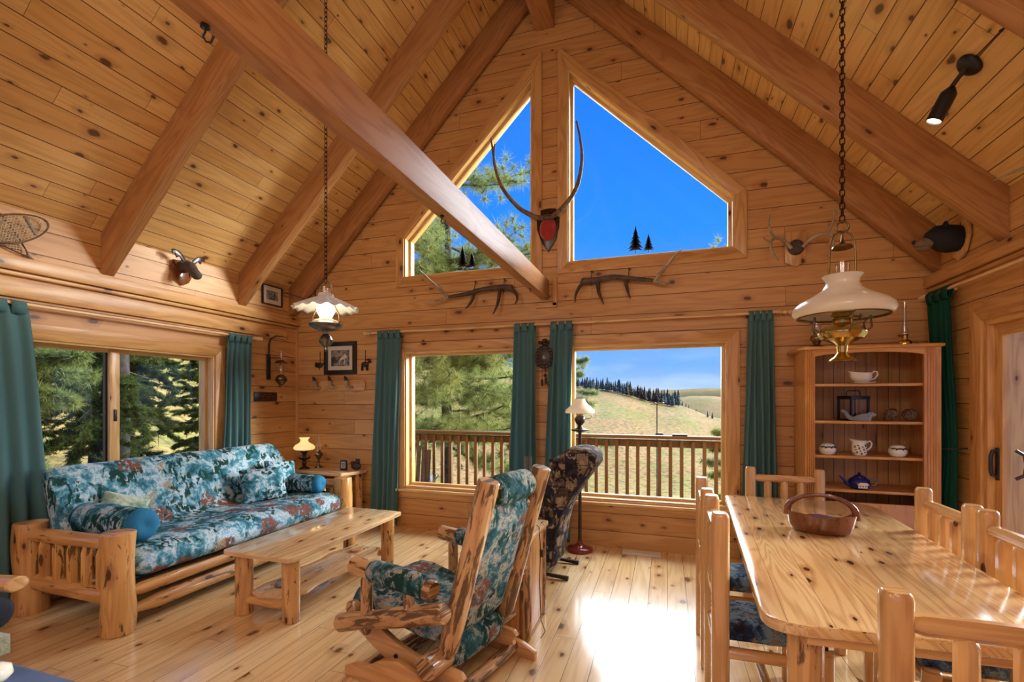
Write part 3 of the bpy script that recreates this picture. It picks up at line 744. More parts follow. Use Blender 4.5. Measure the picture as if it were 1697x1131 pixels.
# ---------------------------------------------------------------- futon
FX = -3.34
t = empty('futon_sofa', (-3.85, 3.12, 0), 0, 'log-framed futon sofa with a blue and maroon mountain-print mattress under the side window', 'sofa')
def rel(p, c=(-3.85, 3.12, 0)): return tuple(a - b for a, b in zip(p, c))
def flog(name, p0, p1, r, mat='log', parent=None, **k):
    m = MB(); m.log(rel(p0), rel(p1), r, **k); return m.build(name, M[mat], parent or t)
for yy in (2.06, 4.27):
    flog('arm_post', (FX, yy, 0), (FX, yy, 0.645), 0.096, seg=18, rough=0.12, flat=(1.0, 0.95))
    flog('arm_post', (-4.26, yy + 0.02, 0), (-4.26, yy + 0.02, 0.63), 0.10, seg=18, rough=0.14)
    flog('arm_rail', (-4.20, yy, 0.555), (FX - 0.04, yy, 0.575), 0.052, rough=0.14, flat=(0.9, 1))
    flog('arm_rail', (-4.20, yy, 0.235), (FX - 0.04, yy, 0.225), 0.055, rough=0.22, tip0=0.08)
    for k in range(5):
        x = -4.055 + k * 0.145
        flog('spindle', (x, yy, 0.22), (x, yy, 0.56), 0.043, seg=7, rough=0.05, tip=0.07, n=3, flat=(0.75, 1.0))
flog('front_rail', (FX + 0.03, 2.12, 0.245), (FX + 0.03, 4.2, 0.235), 0.042, rough=0.15, tip0=0.05)
flog('front_rail', (FX, 2.14, 0.115), (FX, 4.2, 0.12), 0.052, rough=0.18, tip0=0.16, tip1=0.1)
flog('back_rail', (-4.22, 2.14, 0.30), (-4.22, 4.2, 0.30), 0.05, rough=0.12)
m = MB(); m.box(rel((-3.72, 3.14, 0.30)), (0.72, 2.0, 0.035), bev=0.01); m.build('seat_deck', M['black'], t)
m = MB()
# L-shaped futon mattress, swept along its length
prof = [(-3.27, 0.33), (-3.255, 0.38), (-3.265, 0.45), (-3.31, 0.495), (-3.40, 0.515), (-3.60, 0.51), (-3.80, 0.495), (-3.93, 0.50), (-3.985, 0.56), (-4.03, 0.68), (-4.075, 0.82), (-4.12, 0.94), (-4.16, 0.995), (-4.21, 1.015), (-4.27, 1.0), (-4.30, 0.93), (-4.275, 0.80), (-4.225, 0.62), (-4.16, 0.46), (-4.10, 0.36), (-3.95, 0.325), (-3.7, 0.32), (-3.5, 0.315), (-3.33, 0.31)]
rings = []
ny = 30; cx = sum(p[0] for p in prof) / len(prof); cz = sum(p[1] for p in prof) / len(prof)
spine = lambda p: (-3.62, 0.41) if p[1] < 0.55 else (-4.10 - (p[1] - 0.55) * 0.22, p[1])
for k in range(ny + 1):
    y = 2.10 + 2.10 * k / ny; e = min(1.0, min(k, ny - k) / 1.6) ; e = e ** 0.4 if e > 0 else 0.0
    rr = []
    for (x, z) in prof:
        sx, sz = (max(-4.1, min(-3.32, x)), 0.41) if z < 0.53 else (-4.08 - (z - 0.5) * 0.33, min(z, 0.96))
        f = 0.45 + 0.55 * e
        w = 0.010 * noise.noise(Vector((x * 6, y * 5, z * 6)))
        rr.append(rel((sx + (x - sx) * f + w, y, sz + (z - sz) * f + w)))
    rings.append(rr)
m.ring_sweep(rings); m.build('mattress', M['scene'], t, smooth=60, sub=1)
def pillow(name, label, c, d, rot, mat, bulge=0.5, cat='cushion', sv=0.0, **k):
    m = MB(); m.cushion((0, 0, 0), d, bulge, 12, seedv=sv); o = m.build(name, M[mat], smooth=60, sub=1)
    o.location = c; o.rotation_euler = rot; return tag(o, label, cat, **k)
pillow('throw_pillow', 'square mountain-print pillow in front at the far end of the futon', (-3.79, 3.64, 0.655), (0.42, 0.34, 0.13), (R(66), 0, R(66)), 'scene', 0.7, sv=2)
pillow('throw_pillow', 'square mountain-print pillow behind, tucked next to the far bolster', (-3.88, 3.95, 0.675), (0.36, 0.36, 0.12), (R(72), R(6), R(80)), 'scene', 0.7, sv=5)
pillow('throw_pillow', 'small pale green pillow leaning at the near end of the futon', (-3.93, 2.46, 0.66), (0.30, 0.24, 0.12), (R(60), R(20), R(60)), 'paleprint', 0.7, sv=8)
def bolster(label, y, z, x0, x1, r):
    b = empty('bolster_pillow', ((x0 + x1) / 2, y, z), 0, label, 'cushion'); h = (x1 - x0) / 2
    m = MB(); m.tube([(-h, 0, 0), (-h + 0.02, 0, 0), (-h * 0.4, 0, 0.004), (h * 0.3, 0, -0.004), (h - 0.03, 0, 0), (h, 0, 0)], [r * 0.93, r * 1.0, r * 1.03, r * 1.0, r * 1.0, r * 0.97], 22, True, rough=0.05); m.build('cover', M['scene'], b, smooth=60)
    for sg in (-1, 1):
        rings = []
        for k, (rr, dx) in enumerate(((0.97, 0.0), (0.96, 0.015), (0.88, 0.035), (0.7, 0.05), (0.45, 0.058), (0.2, 0.05), (0.04, 0.045))):
            rings.append([(sg * (h + dx * 1.1), math.cos(2 * PI * i / 48) * rr * r * (1 + 0.022 * math.cos(16 * 2 * PI * i / 48) * (1 if k < 5 else 0)), math.sin(2 * PI * i / 48) * rr * r) for i in range(48)])
        if sg < 0: rings = [list(reversed(q)) for q in rings]
        m = MB(); m.ring_sweep(rings, True, True); m.build('end_cap', M['bluecap'], b, smooth=60)
bolster('round bolster with a bright teal end on the near arm of the futon', 2.28, 0.625, -4.02, -3.47, 0.118)
bolster('round bolster with a bright teal end at the far arm of the futon', 4.06, 0.60, -4.02, -3.50, 0.095)

# ---------------------------------------------------------------- coffee table
def rounded(poly, r, n=5):
    out = []; N = len(poly)
    for i in range(N):
        p0, p1, p2 = Vector(poly[i - 1]), Vector(poly[i]), Vector(poly[(i + 1) % N])
        rr = r[i] if hasattr(r, '__len__') else r
        a, b = p1 + (p0 - p1).normalized() * rr, p1 + (p2 - p1).normalized() * rr
        for k in range(n + 1):
            s = k / n; out.append(tuple(a * (1 - s) ** 2 + p1 * 2 * s * (1 - s) + b * s * s))
    return out
t = empty('coffee_table', (-2.60, 3.10, 0), 0, 'long low knotty pine coffee table on log legs with a live-edge shelf', 'coffee table')
m = MB(); m.prism(rounded([(-0.30, -0.68), (0.30, -0.68), (0.30, 0.68), (-0.30, 0.68)], 0.05), 0.43, 0.463, 'z', 0.006, 1); m.build('table_top', M['coffeetop'], t)
for sx in (-1, 1):
    for sy in (-1, 1):
        m = MB(); m.log((sx * 0.205, sy * 0.575, 0), (sx * 0.205, sy * 0.575, 0.43), 0.058, seg=16, rough=0.05); m.build('leg', M['log'], t)
m = MB()
pts = [(-0.16, -0.56), (-0.05, -0.58), (0.14, -0.56)] + [(0.185 + 0.02 * math.sin(i * 1.9), -0.56 + i * 0.14) for i in range(1, 8)] + [(0.14, 0.56), (-0.14, 0.57)] + [(-0.175 + 0.022 * math.sin(i * 2.3), 0.56 - i * 0.14) for i in range(1, 8)]
m.prism(pts, 0.125, 0.155, 'z', 0.008, 1); m.build('shelf', M['slab'], t)
for sy in (-1, 1): m = MB(); m.log((-0.20, sy * 0.575, 0.10), (0.20, sy * 0.575, 0.10), 0.03, rough=0.1, tip=0.04); m.build('stretcher', M['log'], t)
for lb, x, y, c in (('dark round wood-slice coaster at the near end of the coffee table shelf', -2.62, 2.68, 'burl'), ('pale round wood-slice coaster at the far end of the coffee table shelf', -2.60, 3.50, 'plank')):
    m = MB(); m.log((0, 0, 0), (0, 0, 0.018), 0.055, seg=20, rough=0.05, n=2, chamf=0.003); tag(m.build('coaster', M[c], loc=(x, y, 0.155)), lb, 'coaster')

# ---------------------------------------------------------------- end table in the corner
t = empty('end_table', (-3.92, 4.55, 0), 0, 'slab-topped log end table in the far left corner behind the futon', 'side table')
m = MB(); m.prism(rounded([(-0.50, -0.10), (-0.1, -0.12), (0.45, -0.17), (0.55, 0.05), (0.53, 0.23), (-0.50, 0.23)], 0.03), 0.625, 0.665, 'z', 0.008, 0); m.build('table_top', M['slab'], t)
for x, y in ((0.47, 0.14), (-0.44, -0.03), (-0.44, 0.16), (0.40, -0.08)): m = MB(); m.log((x, y, 0), (x, y, 0.625), 0.045, rough=0.08); m.build('leg', M['log'], t)

# ---------------------------------------------------------------- glider rocker
t = empty('glider_rocker', (-1.226, 2.375, 0), R(76.4), 'log glider rocking chair with teal forest-print padding', 'rocking chair')
def lg(name, p0, p1, r, parent=None, mat='darklog', **k):
    m = MB(); m.log(p0, p1, r, **k); return m.build(name, M[mat], parent or t)
def pad(name, p0, p1, r, parent=None, flat=(1, 1), mat='scenedark', seg=24):
    p0, p1 = Vector(p0), Vector(p1); m = MB(); T = [0, 0.02, 0.07, 0.3, 0.6, 0.93, 0.98, 1]; K = [0.9, 1.0, 1.12, 1.15, 1.17, 1.12, 1.0, 0.9]
    m.tube([p0.lerp(p1, a) for a in T], [r * k for k in K], seg, True, flat, rough=0.05); return m.build(name, M[mat], parent or t, smooth=60)
for sx in (-1, 1):
    x = sx * 0.355
    lg('armrest', (x, -0.29, 0.60), (x, 0.27, 0.62), 0.047)
    pad('arm_pad', (x, -0.25, 0.605), (x, 0.13, 0.62), 0.050)
    lg('arm_post', (x, 0.17, 0.28), (x, 0.17, 0.59), 0.031, tip=0.03, n=4)
    lg('arm_post', (x, -0.13, 0.42), (x, -0.13, 0.57), 0.027, n=3)
    lg('side_rail', (x, -0.36, 0.515), (x, 0.38, 0.285), 0.047, rough=0.12)
    lg('back_post', (sx * 0.255, -0.285, 0.25), (sx * 0.255, -0.535, 1.125), 0.052, seg=14, rough=0.05, tip0=0.05)
lg('seat_log', (-0.37, -0.245, 0.225), (0.37, -0.245, 0.225), 0.058)
pad('seat_log_pad', (-0.215, -0.245, 0.225), (0.215, -0.245, 0.225), 0.070)
lg('seat_log', (-0.33, 0.33, 0.36), (0.33, 0.33, 0.36), 0.04)
lg('head_log', (-0.20, -0.485, 1.045), (0.20, -0.485, 1.045), 0.042)
pad('head_pad', (-0.165, -0.485, 1.05), (0.165, -0.485, 1.05), 0.067)
lg('back_log', (-0.20, -0.36, 0.56), (0.20, -0.36, 0.56), 0.032)
lg('back_log', (-0.20, -0.465, 0.935), (0.20, -0.465, 0.935), 0.03)
def sling(name, rows, hw, th, mat='scenedark'):
    """padded panel hung between the posts; rows are (y, z) of its centre line"""
    m = MB(); rings = []
    n = len(rows)
    for i, (y, z) in enumerate(rows):
        y0, z0 = rows[max(i - 1, 0)]; y1, z1 = rows[min(i + 1, n - 1)]
        d = Vector((0, y1 - y0, z1 - z0)).normalized(); nn = Vector((0, -d.z, d.y)); e = 0.35 if i in (0, n - 1) else 1.0; rr = []
        for k in range(24):
            a = 2 * PI * k / 24; ca, sa = math.cos(a), math.sin(a)
            px = hw * (abs(ca) ** 0.35) * (1 if ca > 0 else -1); ph = th / 2 * e * (abs(sa) ** 0.8) * (1 if sa > 0 else -1)
            w = 0.006 * noise.noise(Vector((px * 12, i * 0.9, ph * 20)))
            rr.append(Vector((px, y, z)) + nn * (ph + w))
        rings.append(rr)
    m.ring_sweep(rings); return m.build(name, M[mat], t, smooth=60)
sling('back_cushion', [(-0.475, 0.985), (-0.455, 0.93), (-0.43, 0.84), (-0.395, 0.72), (-0.36, 0.60), (-0.325, 0.48), (-0.29, 0.38), (-0.265, 0.31)], 0.205, 0.10)
sling('seat_cushion', [(-0.24, 0.33), (-0.15, 0.345), (0.0, 0.365), (0.15, 0.39), (0.26, 0.41), (0.33, 0.405), (0.365, 0.37)], 0.29, 0.12)
for sx in (-1, 1):
    # swinging side plank: a long S-curved board hung in the base
    pl = [(0.33, 0.245), (0.36, 0.22), (0.34, 0.18), (0.24, 0.13), (0.10, 0.075), (-0.10, 0.055), (-0.31, 0.06), (-0.37, 0.075), (-0.36, 0.10), (-0.39, 0.13), (-0.365, 0.155), (-0.30, 0.16), (-0.16, 0.155), (-0.04, 0.165), (0.08, 0.20), (0.20, 0.25)]
    m = MB(); m.prism([(y, z + 0.03) for y, z in pl], sx * 0.245 - 0.017, sx * 0.245 + 0.017, 'x', 0.005, 1); sp = m.build('swing_plank', M['plank'], t)
    m = MB(); m.tube([(sx * 0.262, 0.05, 0.155), (sx * 0.27, 0.05, 0.155)], 0.012, 12); m.build('bolt', M['black'], sp)
    pb = [(0.40, 0.0), (0.40, 0.05), (0.33, 0.085), (0.22, 0.10), (0.12, 0.16), (0.0, 0.19), (-0.12, 0.16), (-0.22, 0.10), (-0.33, 0.085), (-0.42, 0.05), (-0.42, 0.0)]
    m = MB(); m.prism([(y - 0.04, z) for y, z in pb], sx * 0.325 - 0.018, sx * 0.325 + 0.018, 'x', 0.006, 1); m.build('base_plank', M['plank'], t)
for y in (0.24, -0.32): lg('base_log', (-0.32, y, 0.055), (0.32, y, 0.055), 0.034)
lg('base_log', (-0.24, 0.05, 0.15), (0.24, 0.05, 0.15), 0.03)

# ---------------------------------------------------------------- log cabinet beside the glider
t = empty('log_side_cabinet', (-0.985, 2.985, 0), 0, 'small log-cornered side cabinet between the glider rocker and the recliner', 'side table')
m = MB(); m.box((0.0, 0.01, 0.32), (0.36, 0.40, 0.60), bev=0.004, g=2); m.build('body', M['plank'], t)
m = MB(); m.prism(rounded([(-0.20, -0.23), (0.205, -0.23), (0.205, 0.24), (-0.20, 0.24)], 0.03), 0.612, 0.642, 'z', 0.006, 1); m.build('top', M['slab'], t)
for sx in (-1, 1):
    for sy in (-1, 1): m = MB(); m.log((sx * 0.16, sy * 0.19 , 0), (sx * 0.16, sy * 0.19, 0.612), 0.036, seg=10, rough=0.08); m.build('corner_log', M['darklog'], t)
m = MB(); m.box((-0.0, -0.195, 0.46), (0.24, 0.02, 0.16), bev=0.006, g=0); dw = m.build('drawer', M['plank'], t)
m = MB(); m.sphere((0.0, -0.215, 0.46), 0.014); m.build('knob', M['black'], dw)
m = MB(); m.box((-0.0, -0.195, 0.2), (0.24, 0.02, 0.30), bev=0.006, g=2); m.build('door', M['plank'], t)
m = MB(); m.log((0, 0, 0), (0, 0, 0.016), 0.075, seg=26, rough=0.03, n=2, chamf=0.003); tag(m.build('trivet', M['slab'], loc=(-0.885, 2.93, 0.643)), 'round wood slice under the black cordless base on the side cabinet', 'coaster')
ph = empty('phone_base', (-0.89, 2.93, 0.66), 0.4, 'small black telephone base with a cord on the log side cabinet', 'telephone')
m = MB(); m.prism(rounded([(-0.055, -0.05), (0.055, -0.05), (0.045, 0.055), (-0.045, 0.055)], 0.02), 0, 0.018, 'z', 0.004, 0); m.lathe([(0.035, 0.018), (0.03, 0.03), (0.02, 0.034), (0.0, 0.034)], seg=16); m.build('body', M['rubber'], ph)
m = MB(); m.tube([Vector(p) for p in ((0.03, 0.03, 0.015), (0.09, 0.03, 0.012), (0.11, -0.01, 0.0), (0.115, -0.03, -0.1), (0.118, -0.01, -0.2), (0.112, -0.02, -0.35), (0.12, 0.0, -0.5), (0.12, -0.03, -0.6), (0.14, -0.08, -0.652), (0.10, -0.15, -0.655))], 0.003, 6); m.build('cord', M['rubber'], ph)
m = MB(); m.box((0.125, -0.01, -0.17), (0.02, 0.03, 0.05), bev=0.004); m.build('plug', M['rubber'], ph)

# ---------------------------------------------------------------- recliner
t = empty('recliner', (-1.15, 4.02, 0), R(88), 'high-backed recliner in navy and tan lodge patchwork seen from behind', 'armchair')
m = MB(); rings = []
# backrest: leans back, rolls over at the head
rows = [(-0.10, 0.10, 0.18, 0.27), (-0.115, 0.25, 0.19, 0.28), (-0.14, 0.42, 0.19, 0.28), (-0.185, 0.55, 0.185, 0.28), (-0.25, 0.67, 0.175, 0.275), (-0.34, 0.79, 0.165, 0.27), (-0.42, 0.89, 0.158, 0.265), (-0.465, 0.96, 0.165, 0.262), (-0.475, 1.02, 0.16, 0.25), (-0.475, 1.06, 0.135, 0.235), (-0.47, 1.085, 0.09, 0.21), (-0.465, 1.098, 0.03, 0.15)]
for i, (y, z, hy, hx) in enumerate(rows):
    rr = []
    for k in range(28):
        a = 2 * PI * k / 28; ca, sa = math.cos(a), math.sin(a)
        rr.append((hx * abs(ca) ** 0.4 * (1 if ca > 0 else -1), y + hy * abs(sa) ** 0.5 * (1 if sa > 0 else -1) + 0.006 * noise.noise(Vector((ca * 3, sa * 3, z * 9))), z))
    rings.append(rr)
m.ring_sweep(rings); bk = m.build('backrest', M['lodge'], t, smooth=60)
m = MB(); m.tube([(0.0 + x, -0.43 - 0.14, z) for x, z in ((-0.22, 0.97), (-0.1, 1.0), (0.1, 1.0), (0.22, 0.97))], 0.045, 12, True, rough=0.1); m.build('head_roll', M['lodge'], bk, smooth=60)
m = MB(); m.cushion((0, -0.30, 0.88), (0.48, 0.26, 0.12), 0.8, 10, rot=(R(72), 0, 0), edge=0.3); m.cushion((0, -0.20, 0.68), (0.48, 0.26, 0.16), 0.8, 10, rot=(R(72), 0, 0), edge=0.3); m.build('back_cushion', M['lodge'], bk, smooth=60)
m = MB(); m.box((0, 0.08, 0.36), (0.44, 0.56, 0.20), bev=0.06, seg=4); m.build('seat_cushion', M['lodge'], t, smooth=60)
m = MB(); m.box((0, 0.08, 0.20), (0.50, 0.58, 0.20), bev=0.02); m.build('footrest', M['lodge'], t, smooth=60)
for sx in (-1, 1):
    m = MB(); m.box((sx * 0.29, 0.16, 0.33), (0.11, 0.56, 0.46), bev=0.045, seg=4); a = m.build('arm', M['lodge'], t, smooth=60)
    m = MB(); m.tube([(sx * 0.29, -0.20, 0.60), (sx * 0.29, -0.14, 0.62), (sx * 0.29, 0.1, 0.63), (sx * 0.29, 0.34, 0.62), (sx * 0.29, 0.39, 0.60)], [0.05, 0.075, 0.08, 0.078, 0.05], 16, True, rough=0.06); m.build('arm_pad', M['darkprint'], a, smooth=60)
m = MB(); m.tube([(-0.262, -0.27, 0.12), (-0.262, -0.31, 0.40), (-0.262, -0.35, 0.55), (-0.258, -0.455, 0.74), (-0.25, -0.55, 0.90), (-0.242, -0.59, 0.98)], 0.006, 6); m.build('seam', M['navy'], t)
m = MB()
for sx in (-1, 1): m.tube([(sx * 0.2, 0.2, 0.03), (sx * 0.2, -0.2, 0.03), (sx * 0.2, -0.34, 0.022), (sx * 0.2, -0.40, 0.018)], [0.014, 0.014, 0.018, 0.02], 8)
m.box((0, 0, 0.06), (0.36, 0.4, 0.05)); m.build('base', M['black'], t)

# ---------------------------------------------------------------- small table with an oil lamp by the curtains
t = empty('lamp_table', (-1.22, 4.55, 0), 0, 'small pine table under the curtains between the glider and the recliner', 'side table')
m = MB(); m.prism(rounded([(-0.24, -0.13), (0.24, -0.13), (0.24, 0.10), (-0.24, 0.10)], 0.03), 0.555, 0.58, 'z', 0.005, 0); m.build('table_top', M['plank'], t)
for sx in (-1, 1):
    for sy in (-0.09, 0.06): m = MB(); m.box((sx * 0.19, sy, 0.278), (0.04, 0.04, 0.555), bev=0.005); m.build('leg', M['plank'], t)

# ---------------------------------------------------------------- dining table
t = empty('dining_table', (0.86, 2.88, 0), 0, 'large glossy knotty pine dining table with rounded corners and thick log legs', 'dining table')
poly = [(0.315, 1.755), (1.275, 1.815), (1.40, 3.98), (0.445, 4.0)]
m = MB(); m.prism([(x - 0.86, y - 2.88) for x, y in rounded(poly, (0.13, 0.16, 0.2, 0.06), 7)], 0.712, 0.752, 'z', 0.008, (0.06, 1, 0), 3); m.build('table_top', M['tabletop'], t)
for x, y in ((0.475, 1.905), (1.14, 1.96), (0.60, 3.82), (1.26, 3.80)): m = MB(); m.log((x - 0.86, y - 2.88, 0), (x - 0.86, y - 2.88, 0.712), 0.058, seg=16, rough=0.08); m.build('leg', M['log'], t)
m = MB(); m.box((0.81 - 0.86, 1.835 - 2.88, 0.695), (0.72, 0.05, 0.034), (0, 0, R(3.5)), 0.003); m.build('batten', M['plank'], t)
m = MB(); m.box((0.89 - 0.86, 3.90 - 2.88, 0.69), (0.72, 0.05, 0.04), (0, 0, 0), 0.003); m.build('batten', M['plank'], t)
for x0, y0, x1, y1 in ((0.475, 1.98, 0.60, 3.75), (1.14, 2.03, 1.26, 3.73)):
    m = MB(); m.box(((x0 + x1) / 2 - 0.86, (y0 + y1) / 2 - 2.88, 0.66), (0.035, 1.7, 0.10), (0, 0, -math.atan2(x1 - x0, y1 - y0)), 0.004); m.build('apron', M['plank'], t)

def dining_chair(label, loc, rz, wp, h, nspin=3, sp=0.118, seatz=0.44, group=None):
    """log dining chair facing local +y; its back posts stand at y = 0, wp apart"""
    t = empty('dining_chair', loc, rz, label, 'chair', group)
    def part(n, f, mt='chairwood', **k): m = MB(); f(m); return m.build(n, M[mt], t, **k)
    hw = wp / 2
    for sx in (-1, 1):
        def post(m, sx=sx):
            b = 0.036; rr = []
            for z, s in ((0, 0.9), (0.01, 1), (h * 0.5, 1.0), (h - 0.022, 1), (h - 0.008, 0.93), (h, 0.78)):
                rr.append([(sx * hw + b * s * px, b * s * py, z) for px, py in ((1, .45), (.8, .8), (.45, 1), (-.45, 1), (-.8, .8), (-1, .45), (-1, -.45), (-.8, -.8), (-.45, -1), (.45, -1), (.8, -.8), (1, -.45))])
            m.ring_sweep(rr)
        part('back_post', post)
        part('front_leg', lambda m, sx=sx: m.log((sx * hw, 0.40, 0), (sx * hw, 0.40, seatz + 0.01), 0.033, n=3, rough=0.03))
        part('side_rail', lambda m, sx=sx: m.log((sx * hw, 0.02, seatz - 0.05), (sx * hw, 0.39, seatz - 0.05), 0.026, n=3))
        part('stretcher', lambda m, sx=sx: m.log((sx * hw, 0.02, 0.20), (sx * hw, 0.39, 0.20), 0.02, n=3))
    part('top_rail', lambda m: m.log((-hw + 0.01, 0, h - 0.085), (hw - 0.01, 0, h - 0.085), 0.030, seg=8, rough=0.0, n=3, tip=0.05, ph=0.5, flat=(0.95, 1.0)))
    part('back_rail', lambda m: m.log((-hw + 0.01, 0, 0.60), (hw - 0.01, 0, 0.60), 0.028, seg=8, rough=0.0, n=3, ph=0.5))
    for k in range(nspin):
        x = (k - (nspin - 1) / 2) * sp
        part('spindle', lambda m, x=x: m.log((x, 0, 0.60), (x, 0, h - 0.095), 0.029, seg=8, rough=0.02, n=3, tip=0.03, ph=0.5, flat=(0.9, 1.1)))
    part('front_rail', lambda m: m.log((-hw, 0.40, seatz - 0.05), (hw, 0.40, seatz - 0.05), 0.026, n=3))
    part('rear_rail', lambda m: m.log((-hw, 0.0, seatz - 0.05), (hw, 0.0, seatz - 0.05), 0.026, n=3))
    part('stretcher', lambda m: m.log((-hw, 0.21, 0.20), (hw, 0.21, 0.20), 0.02, n=3))
    part('seat_cushion', lambda m: m.cushion((0, 0.215, seatz + 0.012), (wp - 0.03, 0.40, 0.09), 0.7, 12, edge=0.35), 'darkprint', smooth=60)
    return t
GRP = None
dining_chair('log dining chair on the window side of the table, farther of the two', (0.225, 3.02, 0), -PI / 2, 0.40, 1.0)
dining_chair('log dining chair on the window side of the table, nearer of the two', (0.232, 2.44, 0), -PI / 2, 0.40, 1.0)
dining_chair('log dining chair on the door side of the table, farther one close to the hutch', (1.385, 3.00, 0), PI / 2, 0.44, 1.0, 3, 0.105)
dining_chair('log dining chair on the door side of the table, the one nearer the viewer', (1.385, 2.45, 0), PI / 2, 0.44, 1.0, 3, 0.105)
dining_chair('wide log dining chair at the far head of the table before the hutch', (0.895, 4.17, 0), PI, 0.48, 0.955, 3, 0.115)
dining_chair('wide log dining chair at the near head of the table', (0.870, 1.52, 0), 0, 0.555, 0.985, 3, 0.125)

# basket on the table
t = empty('burl_basket', (0.835, 3.04, 0.753), R(-10), 'dark carved wooden burl basket with an arched handle on the dining table', 'basket')
m = MB(); rings = []; NS = 48
def brim(a): return 0.105 + 0.035 * abs(math.cos(a)) ** 3 - 0.02 * math.sin(a) + 0.008 * math.sin(5 * a)
for fr, inner in ((0.0, 0), (0.75, 0), (0.95, 0), (1.02, 0), (1.08, 0), (1.12, 0), (1.06, 1), (0.98, 1), (0.9, 1), (0.0, 1)):
    rings.append((fr, inner))
zz = [0.0, 0.0, 0.012, 0.35, 0.7, 1.0, 1.0, 0.5, 0.15, 0.12]
R_ = []
for (fr, inner), zf in zip(rings, zz):
    rr = []
    for i in range(NS):
        a = 2 * PI * i / NS; b = brim(a)
        z = zf * b if zf > 0.02 else zf
        w = 1 + (0.05 * noise.noise(Vector((math.cos(a) * 4, math.sin(a) * 4, z * 22))) if not inner else 0)
        rr.append((max(fr, 0.01) * 0.175 * math.cos(a) * w, max(fr, 0.01) * 0.115 * math.sin(a) * w, z))
    R_.append(rr)
m.ring_sweep(R_, False, False); m.build('bowl', M['burl'], t, smooth=50)
m = MB(); hp = []; 
for i in range(17):
    a = PI * i / 16; hp.append((0.19 * math.cos(a), 0.0, 0.115 + 0.135 * math.sin(a) ** 0.8 if 0 < i < 16 else 0.10))
m.tube(hp, [0.020 - 0.009 * math.sin(PI * i / 16) for i in range(17)], 10, True, (0.7, 1.2), (0, 1, 0), 0.12); m.build('handle', M['burl'], t, smooth=60); t.scale = (0.86, 0.86, 0.82)

# ---------------------------------------------------------------- corner hutch
HX0, HX1, HY = 1.085, 1.965, 4.36
t = empty('corner_hutch', (1.57, 4.55, 0), 0, 'honey pine corner hutch with fluted stiles and open shelves', 'hutch')
def rh(x, y): return (x - 1.57, y - 4.55)
m = MB()
m.prism([rh(1.108, 4.79), rh(1.128, 4.79), rh(HX0 + 0.02, HY + 0.022), rh(HX0, HY + 0.005)], 0, 1.90, 'z', 0, 2)
m.prism([rh(HX1, HY), rh(HX1 + 0.02, HY), rh(HX1 + 0.03, 4.79), rh(HX1, 4.79)], 0, 1.90, 'z', 0, 2); m.build('side_panel', M['hutch'], t)
for x0, w in ((HX0, 0.072), (HX1 - 0.085, 0.085)):
    m = MB(); nfl = 4; pts = []
    prof = [(0, 0.0)]
    for k in range(nfl):
        c = w * (0.2 + 0.6 * k / (nfl - 1))
        prof += [(c - 0.007, 0.0), (c - 0.004, 0.006), (c + 0.004, 0.006), (c + 0.007, 0.0)]
    prof += [(w, 0.0), (w, 0.022), (0, 0.022)]
    m.prism([rh(x0 + a, HY + b) for a, b in prof], 0.0, 1.90, 'z', 0, 2); m.build('fluted_stile', M['hutch'], t, smooth=0)
m = MB()
arch = [(HX0 + 0.072, 1.90), (HX0 + 0.072, 1.845)] + [(HX0 + 0.072 + (HX1 - HX0 - 0.157) * k / 12, 1.845 + 0.028 * math.sin(PI * k / 12) ** 0.6) for k in range(1, 12)] + [(HX1 - 0.085, 1.845), (HX1 - 0.085, 1.90)]
m.prism([(x - 1.57, z) for x, z in arch], HY - 4.55, HY - 4.55 + 0.022, 'y', 0, 0); m.build('valance', M['hutch'], t, smooth=0)
m = MB(); m.prism([rh(1.05, 4.79), rh(1.04, 4.42), rh(HX0 - 0.01, HY - 0.025), rh(HX1 + 0.035, HY - 0.025), rh(HX1 + 0.035, 4.79)], 1.90, 1.925, 'z', 0.005, 0); m.build('cornice', M['hutch'], t)
m = MB(); m.box((-0.02, 4.785 - 4.55, 0.95), (0.86, 0.015, 1.90)); m.build('back_panel', M['hutchback'], t, smooth=0)
SH = (1.625, 1.325, 1.045, 0.775)
for z in SH:
    m = MB(); m.prism([rh(1.125, 4.775), rh(HX0 + 0.02, HY + 0.03), rh(HX1 - 0.005, HY + 0.03), rh(HX1 - 0.005, 4.775)], z - 0.022, z, 'z', 0.003, 0); m.build('shelf', M['hutch'], t)
m = MB(); m.box((0.0, HY - 4.55 + 0.012, 0.06), (0.65, 0.02, 0.12), g=0); m.box((0.0, HY - 4.55 + 0.012, 0.40), (0.65, 0.02, 0.56), bev=0.004, g=2); m.build('lower_door', M['hutch'], t)
# ---------------------------------------------------------------- chains and pendants
def chain(m, p0, p1, pitch, wr, w):
    p0, p1 = Vector(p0), Vector(p1); L = (p1 - p0).length; n = max(1, int(L / pitch)); d = (p1 - p0).normalized()
    ax = Vector((1, 0, 0)) if abs(d.z) > 0.9 else Vector((0, 0, 1)); s = d.cross(ax).normalized(); s2 = d.cross(s)
    for k in range(n):
        c = p0 + d * (pitch * (k + 0.5)); a = s if k % 2 else s2; b = d.cross(a)
        rings = []; h = pitch * 0.66
        for i in range(8):
            t = 2 * PI * (i + 0.5) / 8
            q = c + a * (math.cos(t) * w) + d * (math.sin(t) * h * (1.0 if abs(math.sin(t)) > 0.5 else 1.25))
            o = (q - c).normalized()
            rings.append([q + (o * math.cos(2 * PI * j / 4) + b * math.sin(2 * PI * j / 4)) * wr for j in range(4)])
        rings.append(rings[0]); m.ring_sweep(rings, False, False)
